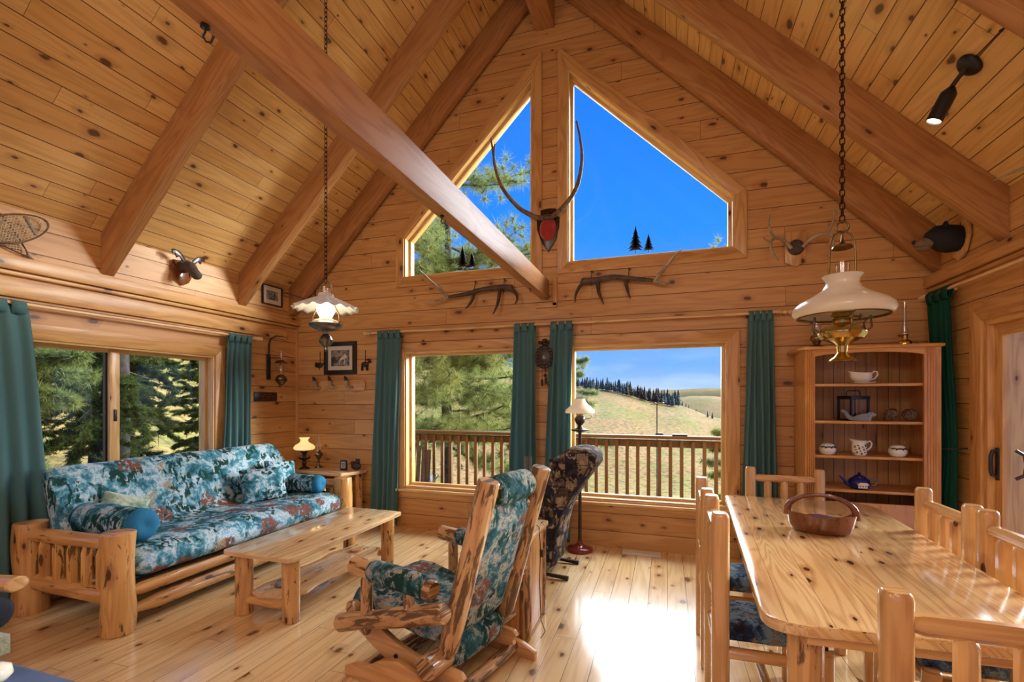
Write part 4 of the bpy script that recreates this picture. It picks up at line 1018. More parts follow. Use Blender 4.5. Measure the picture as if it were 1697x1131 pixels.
# left pendant with pleated tin shade
PX, PY = -2.141, 2.56
t = empty('pendant_lamp', (PX, PY, 1.817), 0, 'hanging lamp with a wavy pleated metal shade on a chain over the coffee table', 'pendant lamp')
zc = 2.88 + (PX - XL) - 1.817
m = MB(); chain(m, (0, 0, 0.455), (0, 0, zc), 0.030, 0.0035, 0.010); m.build('chain', M['chain'], t)
m = MB(); m.tube([(0, 0, zc), (0, 0, zc - 0.03)], 0.02, 10); m.build('ceiling_hook', M['black'], t)
m = MB(); m.lathe([(0.004, 0), (0.012, 0.012), (0.010, 0.025), (0.04, 0.055), (0.047, 0.075), (0.035, 0.10), (0.018, 0.115), (0.022, 0.135), (0.055, 0.14), (0.10, 0.165), (0.108, 0.18), (0.085, 0.195), (0.06, 0.20), (0.04, 0.21), (0.03, 0.215)], seg=28); m.build('font', M['pewter'], t)
m = MB(); m.lathe([(0.085, 0.192), (0.075, 0.205), (0.05, 0.213), (0.035, 0.225), (0.03, 0.235)], seg=24); m.build('burner_collar', M['cream'], t)
m = MB(); m.lathe([(0.036, 0.222), (0.042, 0.235), (0.056, 0.265), (0.058, 0.29), (0.045, 0.32), (0.03, 0.345)], seg=24, wave=0.0); m.build('glowing_globe', M['bulb'], t)
m = MB(); m.lathe([(0.03, 0.33), (0.028, 0.38), (0.028, 0.43)], seg=20, closed=True); m.build('chimney', M['chimney'], t)
rings = []
for k, (r, z) in enumerate([(0.045, 0.375), (0.048, 0.362), (0.07, 0.352), (0.11, 0.333), (0.15, 0.312), (0.185, 0.292), (0.208, 0.281)]):
    f = max(0, (k - 1) / 5); rings.append([(math.cos(a) * r * (1 + 0.018 * f * math.cos(16 * a)), math.sin(a) * r * (1 + 0.018 * f * math.cos(16 * a)), z + 0.008 * f * math.cos(16 * a + 1)) for a in (2 * PI * i / 96 for i in range(96))])
m = MB(); m.ring_sweep(rings, False, False); m.build('lamp_shade', M['tinshade'], t, smooth=80, solid=0.003)
m = MB(); m.lathe([(0.047, 0.362), (0.05, 0.372), (0.045, 0.385), (0.04, 0.385)], seg=20); m.build('shade_collar', M['cream'], t)
m = MB()
for sg in (-1, 1): m.tube([(sg * x, 0, z) for x, z in ((0.085, 0.165), (0.11, 0.195), (0.105, 0.24), (0.075, 0.29), (0.052, 0.34), (0.045, 0.37), (0.043, 0.43), (0.028, 0.458), (0, 0.468))], 0.0045, 8)
m.build('bail', M['oldbrass'], t)
l = lamp('pendant_bulb', 'POINT', (PX, PY, 1.817 + 0.28), 7, (1.0, 0.72, 0.40), shadow_soft_size=0.045)
# right pendant: milk glass and brass
PX2, PY2 = 0.795, 2.576
t = empty('pendant_lamp', (PX2, PY2, 1.676), 0, 'hanging brass lamp with a white glass shade on a chain over the dining table', 'pendant lamp')
zc = 2.88 + (XR - PX2) - 1.676
m = MB(); m.lathe([(0.0, 0.0), (0.058, 0.002), (0.055, 0.01), (0.035, 0.025), (0.02, 0.045), (0.022, 0.075), (0.045, 0.092), (0.085, 0.108), (0.098, 0.128), (0.098, 0.14), (0.085, 0.158), (0.055, 0.175), (0.04, 0.182), (0.04, 0.205), (0.045, 0.21), (0.045, 0.225), (0.04, 0.23)], seg=32); m.build('font', M['brass'], t)
m = MB(); m.lathe([(0.04, 0.225), (0.043, 0.24), (0.036, 0.245), (0.036, 0.28), (0.03, 0.29)], seg=28); m.tube([(0.04, -0.02, 0.21), (0.06, -0.035, 0.205)], 0.004, 6); m.tube([(0.058, -0.034, 0.205), (0.064, -0.038, 0.204)], 0.012, 12); m.build('burner', M['oldbrass'], t)
m = MB(); m.lathe([(0.182, 0.215), (0.198, 0.222), (0.206, 0.24), (0.200, 0.262), (0.175, 0.285), (0.12, 0.315), (0.085, 0.338), (0.068, 0.365), (0.068, 0.385), (0.078, 0.40), (0.083, 0.406), (0.078, 0.404), (0.063, 0.387), (0.063, 0.362), (0.08, 0.334), (0.118, 0.309), (0.170, 0.280), (0.193, 0.260), (0.199, 0.24), (0.192, 0.226), (0.178, 0.219)], seg=48, closed=True); m.build('lamp_shade', M['milk'], t, smooth=60)
m = MB(); m.lathe([(0.028, 0.26), (0.029, 0.38), (0.0285, 0.47)], seg=24, closed=True); m.build('chimney', M['chimney'], t)
m = MB(); m.lathe([(0.176, 0.212), (0.186, 0.212), (0.186, 0.222), (0.176, 0.222), (0.176, 0.212)], seg=48, closed=True)
for a in (0.5, 2.6, 4.7): m.tube([(math.cos(a) * r, math.sin(a) * r, z) for r, z in ((0.095, 0.135), (0.115, 0.14), (0.125, 0.165), (0.12, 0.19), (0.15, 0.212), (0.18, 0.217))], 0.0045, 8)
m.build('shade_ring', M['oldbrass'], t)
m = MB()
for sg in (-1, 1): m = MB(); m.tube([(sg * x, 0, z) for x, z in ((0.10, 0.145), (0.118, 0.16), (0.112, 0.215)) ], 0.005, 8); m.build('side_bracket', M['oldbrass'], t)
m = MB()
for sg in (-1, 1): m.tube([(sg * x, 0, z) for x, z in ((0.055, 0.345 + 0.05), (0.053, 0.50), (0.05, 0.56), (0.035, 0.60), (0.012, 0.615), (0, 0.617))], 0.0042, 8)
m.build('bail', M['oldbrass'], t)
m = MB(); m.lathe([(0.043, 0.535), (0.04, 0.545), (0.018, 0.555), (0.006, 0.57), (0.004, 0.60)], seg=20); m.build('smoke_bell', M['oldbrass'], t)
m = MB(); m.tube([(math.cos(a) * 0.026, 0, 0.635 + math.sin(a) * 0.026) for a in (2 * PI * i / 14 for i in range(15))], 0.0045, 8); m.build('ring', M['oldbrass'], t)
m = MB(); chain(m, (0, 0, 0.66), (0, 0, zc), 0.0305, 0.0035, 0.0105); m.build('chain', M['chain'], t)
# ceiling spotlight
t = empty('ceiling_spotlight', (1.62, 3.275, 3.372), 0, 'black cylinder spotlight on a round plate fixed to the sloping ceiling', 'spotlight')
nr = Vector((-1, 0, -1)).normalized(); ax = Vector((0, 1, 0)); e2 = nr.cross(ax)
def disc(m, c, n_, prof, seg=26):
    n_ = Vector(n_).normalized(); a = n_.orthogonal().normalized(); b = n_.cross(a); c = Vector(c)
    m.ring_sweep([[c + n_ * z + (a * math.cos(2 * PI * i / seg) + b * math.sin(2 * PI * i / seg)) * max(r, 1e-4) for i in range(seg)] for r, z in prof])
m = MB(); disc(m, (0, 0, 0), nr, [(0.066, 0.0), (0.066, 0.006), (0.055, 0.02), (0.035, 0.028), (0.0, 0.03)]); m.build('canopy', M['black'], t, smooth=60)
m = MB(); m.tube([nr * 0.02, nr * 0.06 + Vector((0, 0.02, -0.01)), nr * 0.065 + Vector((-0.01, 0.07, -0.035))], [0.014, 0.012, 0.013], 10); m.build('swivel_arm', M['black'], t)
c0 = nr * 0.075 + Vector((0.0, 0.06, -0.03)); dd = Vector((-0.40, 0.12, -0.90)).normalized()
m = MB(); disc(m, c0, dd, [(0.010, -0.01), (0.02, 0.0), (0.04, 0.03), (0.041, 0.05), (0.041, 0.185), (0.037, 0.185), (0.036, 0.16), (0.0, 0.15)]); m.build('can', M['black'], t, smooth=60)
m = MB(); disc(m, c0, dd, [(0.034, 0.165), (0.034, 0.178), (0.0, 0.182)]); m.build('bulb', M['bulb'], t)
l = lamp('ceiling_spotlight_beam', 'SPOT', Vector((1.62, 3.275, 3.372)) + c0 + dd * 0.20, 25, (1.0, 0.78, 0.5), spot_size=R(70), spot_blend=0.6, shadow_soft_size=0.03); l.rotation_euler = dd.to_track_quat('-Z', 'Y').to_euler()
m = MB(); m.tube([(0, -0.03, 0.005), (-0.001, -0.09, 0.004), (0.002, -0.20, 0.003), (0.004, -0.285, 0.003)], 0.004, 6); w = m.build('wire', M['oldbrass'], t)
m = MB(); m.sphere((0.002, -0.25, 0.0), 0.009, 8, 6); m.build('wire_staple', M['black'], w)
# unseen fill lights with simple fixtures, added behind the camera to brighten the room
for i, (x, y) in enumerate(((-3.1, -1.9), (-1.2, -2.2), (0.9, -1.9), (-2.4, -0.6), (0.5, -0.7))):
    zt = 3.3; zr = 2.88 + (x - XL if x < -1.17 else XR - x) - 3.3
    f = empty('added_fill_lamp', (x, y, zt), 0, 'unseen fill lamp added behind the camera to brighten the room', 'fill lamp', 'added fill lamps over the rear of the room')
    m = MB(); m.lathe([(0.03, 0.18), (0.11, 0.16), (0.12, 0.15), (0.03, 0.14)], seg=20); m.tube([(0, 0, 0.16), (0, 0, zr)], 0.008, 6); m.build('fill_lamp_cap', M['black'], f)
    lamp('added_fill_light', 'POINT', (x, y, zt - 0.02), FILL, (1.0, 0.88, 0.72), shadow_soft_size=0.3)

# ---------------------------------------------------------------- antlers
def branch(m, pts, r0, r1, seg=9, flat=(1, 1)):
    n = len(pts) - 1
    # smooth the polyline
    P = [Vector(p) for p in pts]; out = []
    for i in range(n):
        a, b, c, d = P[max(i - 1, 0)], P[i], P[i + 1], P[min(i + 2, n)]
        for k in range(4):
            t = k / 4; out.append(0.5 * ((2 * b) + (c - a) * t + (2 * a - 5 * b + 4 * c - d) * t * t + (3 * b - a - 3 * c + d) * t ** 3))
    out.append(P[-1]); N = len(out) - 1
    m.tube(out, [r0 + (r1 - r0) * (i / N) ** 1.3 for i in range(N + 1)], seg, True, flat, rough=0.12)
W = YF
t = empty('elk_antler_mount', (-1.165, W - 0.01, 3.27), 0, 'tall elk antlers on a dark shield with red velvet between the gable windows', 'antler trophy')
m = MB()
sh = [(-0.02, 0.235), (-0.085, 0.225), (-0.085, 0.15), (-0.125, 0.13), (-0.12, 0.02), (-0.08, -0.10), (0, -0.225), (0.08, -0.10), (0.12, 0.02), (0.125, 0.13), (0.085, 0.15), (0.085, 0.225), (0.02, 0.235)]
m.prism(sh, -0.02, 0.0, 'y', 0.006, 2); m.build('shield', M['plaque'], t)
m = MB(); m.sphere((0, -0.025, 0.015), 0.09, 18, 12, (1.0, 0.6, 1.35)); m.build('velvet_cap', M['velvet_red'], t, smooth=60)
m = MB(); m.sphere((0, -0.04, 0.125), 0.055, 14, 10, (1.3, 0.8, 0.7)); m.build('skull_plate', M['darkantler'], t, smooth=60)
for name, pts, extra in (('antler', [(-0.05, -0.05, 0.125), (-0.13, -0.10, 0.135), (-0.27, -0.20, 0.21), (-0.40, -0.30, 0.37), (-0.46, -0.36, 0.55), (-0.475, -0.38, 0.70), (-0.46, -0.38, 0.80)], ([(-0.475, -0.38, 0.70), (-0.49, -0.38, 0.78), (-0.505, -0.385, 0.87)], [(-0.13, -0.10, 0.135), (-0.19, -0.17, 0.14), (-0.235, -0.22, 0.165)], [(-0.40, -0.30, 0.37), (-0.425, -0.30, 0.41), (-0.45, -0.31, 0.43)])),
                         ('antler', [(0.05, -0.05, 0.125), (0.14, -0.10, 0.16), (0.28, -0.20, 0.24), (0.37, -0.28, 0.36), (0.41, -0.34, 0.53), (0.40, -0.37, 0.70), (0.365, -0.38, 0.88)], ([(0.14, -0.10, 0.16), (0.18, -0.17, 0.155), (0.22, -0.20, 0.17)], [(0.37, -0.28, 0.36), (0.375, -0.30, 0.31), (0.36, -0.31, 0.28)]))):
    m = MB(); branch(m, pts, 0.027, 0.008)
    for e in extra: branch(m, e, 0.015, 0.004, 7)
    m.build(name, M['antler'], t, smooth=60)
def shed(label, mir, ox, oz, beam, tines, fork, straps):
    t = empty('elk_antler_shed', (ox, W - 0.06, oz), 0, label, 'antler')
    f = lambda pts: [(mir * x, y, z) for x, y, z in pts]
    m = MB(); branch(m, f(beam), 0.037, 0.017, 10)
    for e in tines: branch(m, f(e), 0.022, 0.005, 8)
    m.sphere(f([beam[0]])[0], 0.038, 12, 8); m.build('main_beam', M['darkantler'], t, smooth=60)
    m = MB()
    for e in fork: branch(m, f(e), 0.019, 0.005, 8)
    m.build('pale_fork', M['antlertip'], t, smooth=60)
    for x in straps:
        m = MB(); m.tube([(mir * x, 0.05, 0.14), (mir * x, 0.0, 0.02), (mir * x, -0.035, -0.01), (mir * x, 0, -0.045), (mir * x, 0.04, 0.0)], 0.004, 6); m.tube([(mir * x - 0.02, 0.05, 0.12), (mir * x + 0.02, 0.04, 0.09)], 0.004, 6); m.build('hanging_thong', M['black'], t)
shed('long elk antler on the wall below the left gable window, forked tip to the left', -1, -1.57, 2.69,
     [(0, 0, 0.0), (0.10, 0, 0.015), (0.32, -0.01, 0.005), (0.50, -0.02, -0.03), (0.74, -0.03, -0.055)],
     [[(0, 0, 0), (-0.07, -0.03, -0.07), (-0.09, -0.05, -0.14), (-0.065, -0.06, -0.19)], [(0.12, 0, 0.0), (0.13, -0.03, -0.14), (0.15, -0.05, -0.22), (0.18, -0.06, -0.28)], [(0.42, 0, -0.02), (0.43, -0.03, -0.10), (0.47, -0.05, -0.17), (0.50, -0.06, -0.20)]],
     [[(0.72, -0.03, -0.055), (0.80, -0.04, 0.02), (0.92, -0.08, 0.14), (1.03, -0.12, 0.25)], [(0.72, -0.03, -0.055), (0.82, -0.04, -0.085), (0.90, -0.04, -0.10), (0.985, -0.05, -0.10)]], (0.08, 0.42))
shed('long elk antler on the wall below the right gable window, forked tip to the right', 1, -0.78, 2.70,
     [(0, 0, 0.0), (0.10, 0, 0.0), (0.30, -0.01, 0.015), (0.50, -0.02, -0.02), (0.70, -0.03, -0.055)],
     [[(0, 0, 0), (-0.05, -0.03, -0.07), (-0.08, -0.05, -0.15), (-0.08, -0.06, -0.22)], [(0.14, 0, 0.0), (0.15, -0.03, -0.12), (0.18, -0.05, -0.20), (0.20, -0.06, -0.26)], [(0.40, 0, 0.0), (0.42, -0.03, -0.08), (0.44, -0.05, -0.16), (0.46, -0.06, -0.22)]],
     [[(0.68, -0.03, -0.055), (0.76, -0.05, 0.03), (0.84, -0.08, 0.12), (0.93, -0.12, 0.20)], [(0.68, -0.03, -0.055), (0.74, -0.04, -0.08), (0.80, -0.04, -0.10), (0.815, -0.05, -0.105)]], (0.07, 0.44))
t = empty('deer_antler_mount', (1.115, W - 0.01, 2.86), 0, 'deer antlers on a small wooden plaque above the hutch, right of the gable window', 'antler trophy')
m = MB(); m.prism([(-0.085, 0.15), (0.085, 0.14), (0.08, -0.13), (0.0, -0.17), (-0.085, -0.13)], -0.022, 0.0, 'y', 0.004, 2); m.build('plaque', M['plank'], t)
m = MB(); m.sphere((0, -0.03, 0.0), 0.07, 16, 10, (0.95, 0.6, 1.0)); m.build('skull_cap', M['leather'], t, smooth=60)
for sg in (-1, 1):
    m = MB(); branch(m, [(sg * 0.045, -0.06, -0.01), (sg * 0.11, -0.10, 0.05), (sg * 0.18, -0.16, 0.06), (sg * 0.23, -0.20, 0.02), (sg * 0.23, -0.22, -0.07), (sg * 0.18, -0.24, -0.16)], 0.017, 0.006)
    branch(m, [(sg * 0.20, -0.18, 0.05), (sg * 0.235, -0.18, 0.13), (sg * 0.245, -0.19, 0.20), (sg * 0.24, -0.20, 0.26)], 0.012, 0.004, 8)
    branch(m, [(sg * 0.23, -0.20, 0.02), (sg * 0.27, -0.22, 0.03), (sg * 0.30, -0.22, 0.06)], 0.010, 0.003, 7)
    m.build('antler', M['antlertip'], t, smooth=60)
# small antler on the right wall, only its tip reaches into view
t = empty('wall_antlers', (XR - 0.01, 3.46, 2.82), 0, 'small antlers whose tip shows at the right edge, on the wall over the sliding door', 'antler trophy')
m = MB(); m.box((0, 0, 0), (0.02, 0.12, 0.16), bev=0.004); m.build('plaque', M['plank'], t)
m = MB()
for sg in (-1, 1): branch(m, [(-0.02, sg * 0.02, 0.02), (-0.06, sg * 0.12, 0.06), (-0.10, sg * 0.24, 0.07), (-0.12, sg * 0.33, 0.075)], 0.014, 0.003)
m.build('antler', M['antlertip'], t, smooth=60)

# bear head on the right wall
t = empty('bear_head_trophy', (XR - 0.01, 4.36, 2.70), 0, 'black bear head trophy with a tan muzzle on a wooden shield above the green curtain', 'trophy head')
m = MB(); m.prism([(-0.13, 0.16), (0.13, 0.16), (0.15, 0.0), (0.09, -0.14), (0.0, -0.2), (-0.09, -0.14), (-0.15, 0.0)], -0.03, 0.0, 'x', 0.008, 2); m.build('shield', M['trim'], t)
m = MB(); m.tube([(-0.02, 0, 0.0), (-0.08, 0, 0.005), (-0.15, 0.0, 0.02), (-0.21, 0.0, 0.03), (-0.255, 0.0, 0.015), (-0.275, 0, 0.0)], [0.115, 0.125, 0.12, 0.105, 0.075, 0.05], 18, True, rough=0.08)
for sg in (-1, 1): m.sphere((-0.17, sg * 0.085, 0.115), 0.034, 10, 8, (0.5, 1, 1))
m.build('head', M['bearfur'], t, smooth=60)
m = MB(); m.tube([(-0.25, 0, 0.0), (-0.30, 0, -0.01), (-0.345, 0, -0.015), (-0.375, 0, -0.012)], [0.057, 0.050, 0.042, 0.028], 14, True); m.tube([(-0.27, 0, -0.05), (-0.33, 0, -0.06), (-0.36, 0, -0.058)], [0.035, 0.028, 0.015], 10); m.build('muzzle', M['tan'], t, smooth=60)
m = MB(); m.sphere((-0.378, 0, 0.003), 0.02, 10, 8); m.build('nose', M['black'], t)
for sg in (-1, 1): m = MB(); m.sphere((-0.245, sg * 0.055, 0.055), 0.009, 8, 6); m.build('eye', M['black'], t)
t.scale = (0.78, 0.82, 0.82)
# moose head on the left wall
t = empty('moose_head_ornament', (XL + 0.01, 3.30, 2.74), 0, 'small carved moose head ornament on a wooden shield on the left wall', 'ornament')
m = MB(); m.prism([(-0.10, 0.09), (0.0, 0.10), (0.10, 0.09), (0.11, 0.0), (0.06, -0.10), (0.0, -0.14), (-0.06, -0.10), (-0.11, 0.0)], 0.0, 0.02, 'x', 0.005, 2); m.build('shield', M['burl'], t)
m = MB(); m.tube([(0.01, 0, 0.03), (0.06, 0, 0.045), (0.11, 0, 0.03), (0.16, 0, -0.02), (0.20, 0, -0.06), (0.215, 0, -0.08)], [0.05, 0.058, 0.055, 0.045, 0.045, 0.028], 14, True, rough=0.08)
for sg in (-1, 1): m.sphere((0.08, sg * 0.055, 0.07), 0.018, 8, 6, (0.6, 1.4, 1))
m.tube([(0.10, 0, -0.01), (0.10, 0, -0.07)], [0.012, 0.004], 8); m.build('head', M['leather'], t, smooth=60)
for sg in (-1, 1):
    m = MB(); pal = [(0.02, 0.0), (0.06, 0.01), (0.09, 0.05), (0.12, 0.03), (0.135, 0.07), (0.16, 0.06), (0.165, 0.10), (0.14, 0.11), (0.09, 0.10), (0.04, 0.05)]
    m.prism([(sg * a, b + 0.06) for a, b in pal], 0.085, 0.097, 'x', 0.003, 1); m.build('antler', M['plaque'], t)

# snowshoes on the left wall
def snowshoe(label, ang, ox):
    t = empty('snowshoe', (ox, 1.99, 2.68), 0, label, 'snowshoe'); t.scale = (1, 0.82, 0.82); t.rotation_euler = (R(ang), 0, 0)
    out = []
    for i in range(40):
        a = 2 * PI * i / 40; L = 0.30; y = math.cos(a) * L
        w = 0.115 * math.sin(a) * (1.0 - 0.55 * max(0, -math.cos(a)) ** 1.0)
        out.append((0, y + 0.06, w))
    m = MB(); r_ = [[Vector(p) + Vector((math.cos(2 * PI * j / 6), 0, 0)) * 0.009 + (Vector(p) - Vector((0, 0.06, 0))).normalized() * math.sin(2 * PI * j / 6) * 0.009 for j in range(6)] for p in out]
    m.ring_sweep(r_ + [r_[0]], False, False)
    m.tube([(0, -0.24, 0.006), (0, -0.50, 0.004)], 0.009, 6); m.tube([(0, -0.24, -0.006), (0, -0.50, -0.004)], 0.009, 6); m.build('hoop', M['snowwood'], t, smooth=60)
    m = MB()
    for y, h in ((0.22, 0.085), (-0.08, 0.085)): m.box((0, y, 0), (0.012, 0.022, 2 * h), bev=0.002)
    m.build('crossbar', M['snowwood'], t)
    m = MB()
    def hw(y): c = max(-1, min(1, (y - 0.06) / 0.30)); return 0.115 * math.sqrt(max(0, 1 - c * c)) * (1.0 - 0.55 * max(0, -c))
    for dirn in (-1, 1):
        k = -0.36
        while k < 0.50:
            seg = []
            for s in range(25):
                z = -0.12 + 0.24 * s / 24; y = k + dirn * z * 0.9
                if abs(z) < hw(y) and -0.22 < y < 0.355: seg.append((0.002 * dirn, y, z))
            if len(seg) > 2: m.tube([seg[0], seg[-1]], 0.0022, 4, False)
            k += 0.027
    for z in (-0.08, -0.06, -0.04, -0.02, 0, 0.02, 0.04, 0.06, 0.08):
        m.tube([(0, -0.08, z), (0, 0.22, z)], 0.002, 4, False)
    m.build('lacing', M['rawhide'], t, smooth=0)
snowshoe('wooden snowshoe with rawhide lacing, rounded toe pointing right, on the left wall', 30, XL + 0.045)
snowshoe('crossed snowshoe mostly beyond the left edge, its wooden tail resting on the ledge', 140, XL + 0.022)

# ---------------------------------------------------------------- pictures and small wall things
def frame(label, c, w, h, fr, mt, axis, mat_, pic, depth=0.025):
    t = empty('framed_picture', c, 0 if axis == 'y' else R(90), label, 'picture')
    m = MB(); ring(m, rect(-w / 2, w / 2, -h / 2, h / 2), rect(-w / 2 + fr, w / 2 - fr, -h / 2 + fr, h / 2 - fr), -depth, 0, 'y'); m.build('frame', M[mat_], t)
    m = MB(); m.box((0, -0.006, 0), (w - fr * 1.6, 0.006, h - fr * 1.6)); m.build('mat', M['cream'], t, smooth=0)
    m = MB(); m.box((0, -0.011, 0), (w - 2 * fr - 2 * mt, 0.004, h - 2 * fr - 2 * mt), g=0); m.build('print', M[pic], t, smooth=0)
    return t
t = frame('large black-framed animal print with a cream mat on the wall behind the left pendant', (-3.79, W - 0.001, 2.005), 0.47, 0.40, 0.052, 0.05, 'y', 'frameblack', 'pic')
m = MB(); m.tube([(0.0, -0.014, -0.02), (0.09, -0.014, 0.03)], [0.012, 0.03], 10, True, (1, 0.15)); m.tube([(-0.0, -0.014, -0.02), (-0.01, -0.014, -0.09)], 0.006, 6); m.tube([(0.07, -0.014, 0.0), (0.06, -0.014, -0.08)], 0.006, 6); m.build('pale_animal', M['cream'], t)
frame('small thin-framed grey landscape print high on the left wall near the corner', (XL + 0.001, 4.395, 2.735), 0.295, 0.235, 0.014, 0.05, 'x', 'frameblack', 'pic2')
# frames on the left wall face +x
for o in list(COL.objects):
    if o.name.startswith('framed_picture') and abs(o.location.x - XL) < 0.1: o.rotation_euler = (0, 0, R(90))
def ornament(name, label, c, body):
    t = empty(name, c, 0, label, 'ornament')
    m = MB(); body(m); m.build('animal', M['blackwood'], t, smooth=60)
    m = MB(); m.box((0, 0.0, 0.10), (0.008, 0.004, 0.14)); m.build('strap', M['black'], t)
def turkey(m):
    m.sphere((0, -0.012, 0), 0.045, 12, 8, (1.1, 0.35, 0.75)); m.sphere((-0.045, -0.012, 0.005), 0.035, 10, 8, (0.8, 0.3, 1)); m.tube([(0.045, -0.01, 0.0), (0.06, -0.01, 0.03)], 0.008, 6); m.tube([(0, -0.01, -0.03), (0, -0.01, -0.06)], 0.004, 5)
def moose(m):
    m.sphere((0, -0.012, 0), 0.042, 12, 8, (1.25, 0.35, 0.75))
    for x in (-0.045, -0.03, 0.025, 0.04): m.tube([(x, -0.01, -0.01), (x * 1.05, -0.01, -0.075)], 0.007, 5)
    m.sphere((0.065, -0.012, 0.03), 0.022, 8, 6, (1.2, 0.5, 0.8)); m.sphere((0.05, -0.012, 0.055), 0.03, 8, 6, (1.2, 0.25, 0.4))
ornament('hanging_ornament', 'dark turkey ornament on a strap just left of the black-framed print', (-4.10, W - 0.002, 1.925), turkey)
ornament('hanging_ornament', 'dark moose ornament on a strap just right of the black-framed print', (-3.435, W - 0.002, 1.92), moose)
t = empty('hoof_coat_rack', (-3.83, W - 0.001, 1.665), 0, 'wooden coat rack with three upturned deer-hoof hooks under the framed print', 'coat rack')
m = MB(); m.prism(rounded([(-0.27, -0.065), (0.40, -0.065), (0.40, 0.07), (-0.27, 0.06)], 0.045), -0.02, 0, 'y', 0.004, 0); m.build('board', M['plank'], t)
for x in (-0.29, -0.06, 0.18):
    m = MB(); m.tube([(x + 0.05, -0.02, -0.02), (x + 0.03, -0.05, -0.03), (x, -0.06, -0.01), (x - 0.01, -0.06, 0.03), (x - 0.015, -0.06, 0.07)], [0.016, 0.016, 0.02, 0.018, 0.018], 10, True, rough=0.1); h = m.build('hoof_hook', M['antlertip'], t, smooth=60)
    m = MB(); m.tube([(x - 0.013, -0.06, 0.06), (x - 0.02, -0.065, 0.09), (x - 0.04, -0.06, 0.115)], [0.02, 0.02, 0.006], 8); m.build('hoof', M['black'], h)
# wall lantern and plaque
t = empty('wall_oil_lantern', (XL + 0.005, 4.335, 1.72), 0, 'black iron wall bracket holding a glass oil lantern between the side curtain and the corner', 'wall lamp')
m = MB(); m.box((0.012, 0, 0.16), (0.02, 0.05, 0.30), bev=0.008); m.tube([(0.015, 0, 0.28), (0.018, 0, 0.42), (0.03, 0.01, 0.49), (0.07, 0.05, 0.53), (0.12, 0.10, 0.53), (0.16, 0.14, 0.51)], [0.010, 0.009, 0.009, 0.008, 0.006, 0.003], 8); m.tube([(0.015, 0, 0.27), (0.10, 0.10, 0.27)], 0.006, 6); m.build('bracket', M['black'], t)
cx, cy = 0.11, 0.09
m = MB(); m.lathe([(0.012, -0.06), (0.03, -0.045), (0.06, -0.01), (0.066, 0.02), (0.055, 0.05), (0.025, 0.07)], (cx, cy, 0), 20)
for a in (0.5, 2.6, 4.7): m.tube([(cx + 0.02 * math.cos(a), cy + 0.02 * math.sin(a), -0.05), (cx + 0.04 * math.cos(a), cy + 0.04 * math.sin(a), -0.08)], 0.006, 6)
m.build('font', M['oldbrass'], t, smooth=60)
m = MB(); m.lathe([(0.06, 0.0), (0.069, 0.005), (0.069, 0.015), (0.06, 0.02)], (cx, cy, 0), 20); m.build('cage_ring', M['black'], t)
m = MB(); m.lathe([(0.022, 0.07), (0.032, 0.09), (0.032, 0.14), (0.014, 0.20), (0.013, 0.36)], (cx, cy, 0), 18, closed=True); m.build('chimney', M['chimney'], t, smooth=60)
m = MB(); m.lathe([(0.016, 0.25), (0.03, 0.245), (0.078, 0.212), (0.076, 0.208), (0.028, 0.24)], (cx, cy, 0), 22); m.build('smoke_shade', M['pewter'], t, smooth=60)
def text(s, size, name, mat_, parent, loc, rot):
    c = bpy.data.curves.new(name, 'FONT'); c.body = s; c.size = size; c.align_x = 'CENTER'; c.extrude = 0.0008
    o = bpy.data.objects.new('tmp', c); COL.objects.link(o); bpy.context.view_layer.update()
    me = bpy.data.meshes.new_from_object(o.evaluated_get(bpy.context.evaluated_depsgraph_get())); bpy.data.objects.remove(o)
    n_ = bpy.data.objects.new(name, me); COL.objects.link(n_); me.materials.clear(); me.materials.append(M[mat_]); n_.parent = parent; n_.location = loc; n_.rotation_euler = rot; return n_
t = empty('brass_plaque', (XL + 0.001, 4.305, 1.53), 0, 'small dark engraved plaque on the left wall below the glass oil lantern', 'plaque')
m = MB(); m.box((0.004, 0, 0), (0.008, 0.33, 0.105), bev=0.002); m.build('plate', M['blackwood'], t)
m = MB()
for z, wd, n_ in ((0.025, 0.16, 8), (0.0, 0.26, 13), (-0.026, 0.13, 7)):     # worn lettering, three illegible lines
    for k in range(n_):
        if (k * 7 + int(z * 1000)) % 5 == 0: continue
        m.box((0.0095, -wd / 2 + wd * (k + 0.5) / n_, z), (0.001, wd / n_ * 0.62, 0.011))
m.build('lettering', M['oldbrass'], t, smooth=0)
# iron swing-out hook on the far rafter
t = empty('swing_hook', (-4.05, 4.655, 2.73), 0, 'black iron swing-out hook on the far rafter above the framed print', 'hook')
m = MB(); m.box((0, 0, 0), (0.012, 0.012, 0.20), bev=0.002); m.tube([(0, 0, -0.07), (-0.16, -0.08, 0.01), (-0.30, -0.16, 0.055), (-0.33, -0.17, 0.045), (-0.34, -0.18, 0.075), (-0.31, -0.17, 0.085)], 0.0055, 6); m.tube([(0, 0, 0.08), (-0.10, -0.05, -0.02)], 0.0045, 6); m.build('iron', M['black'], t)
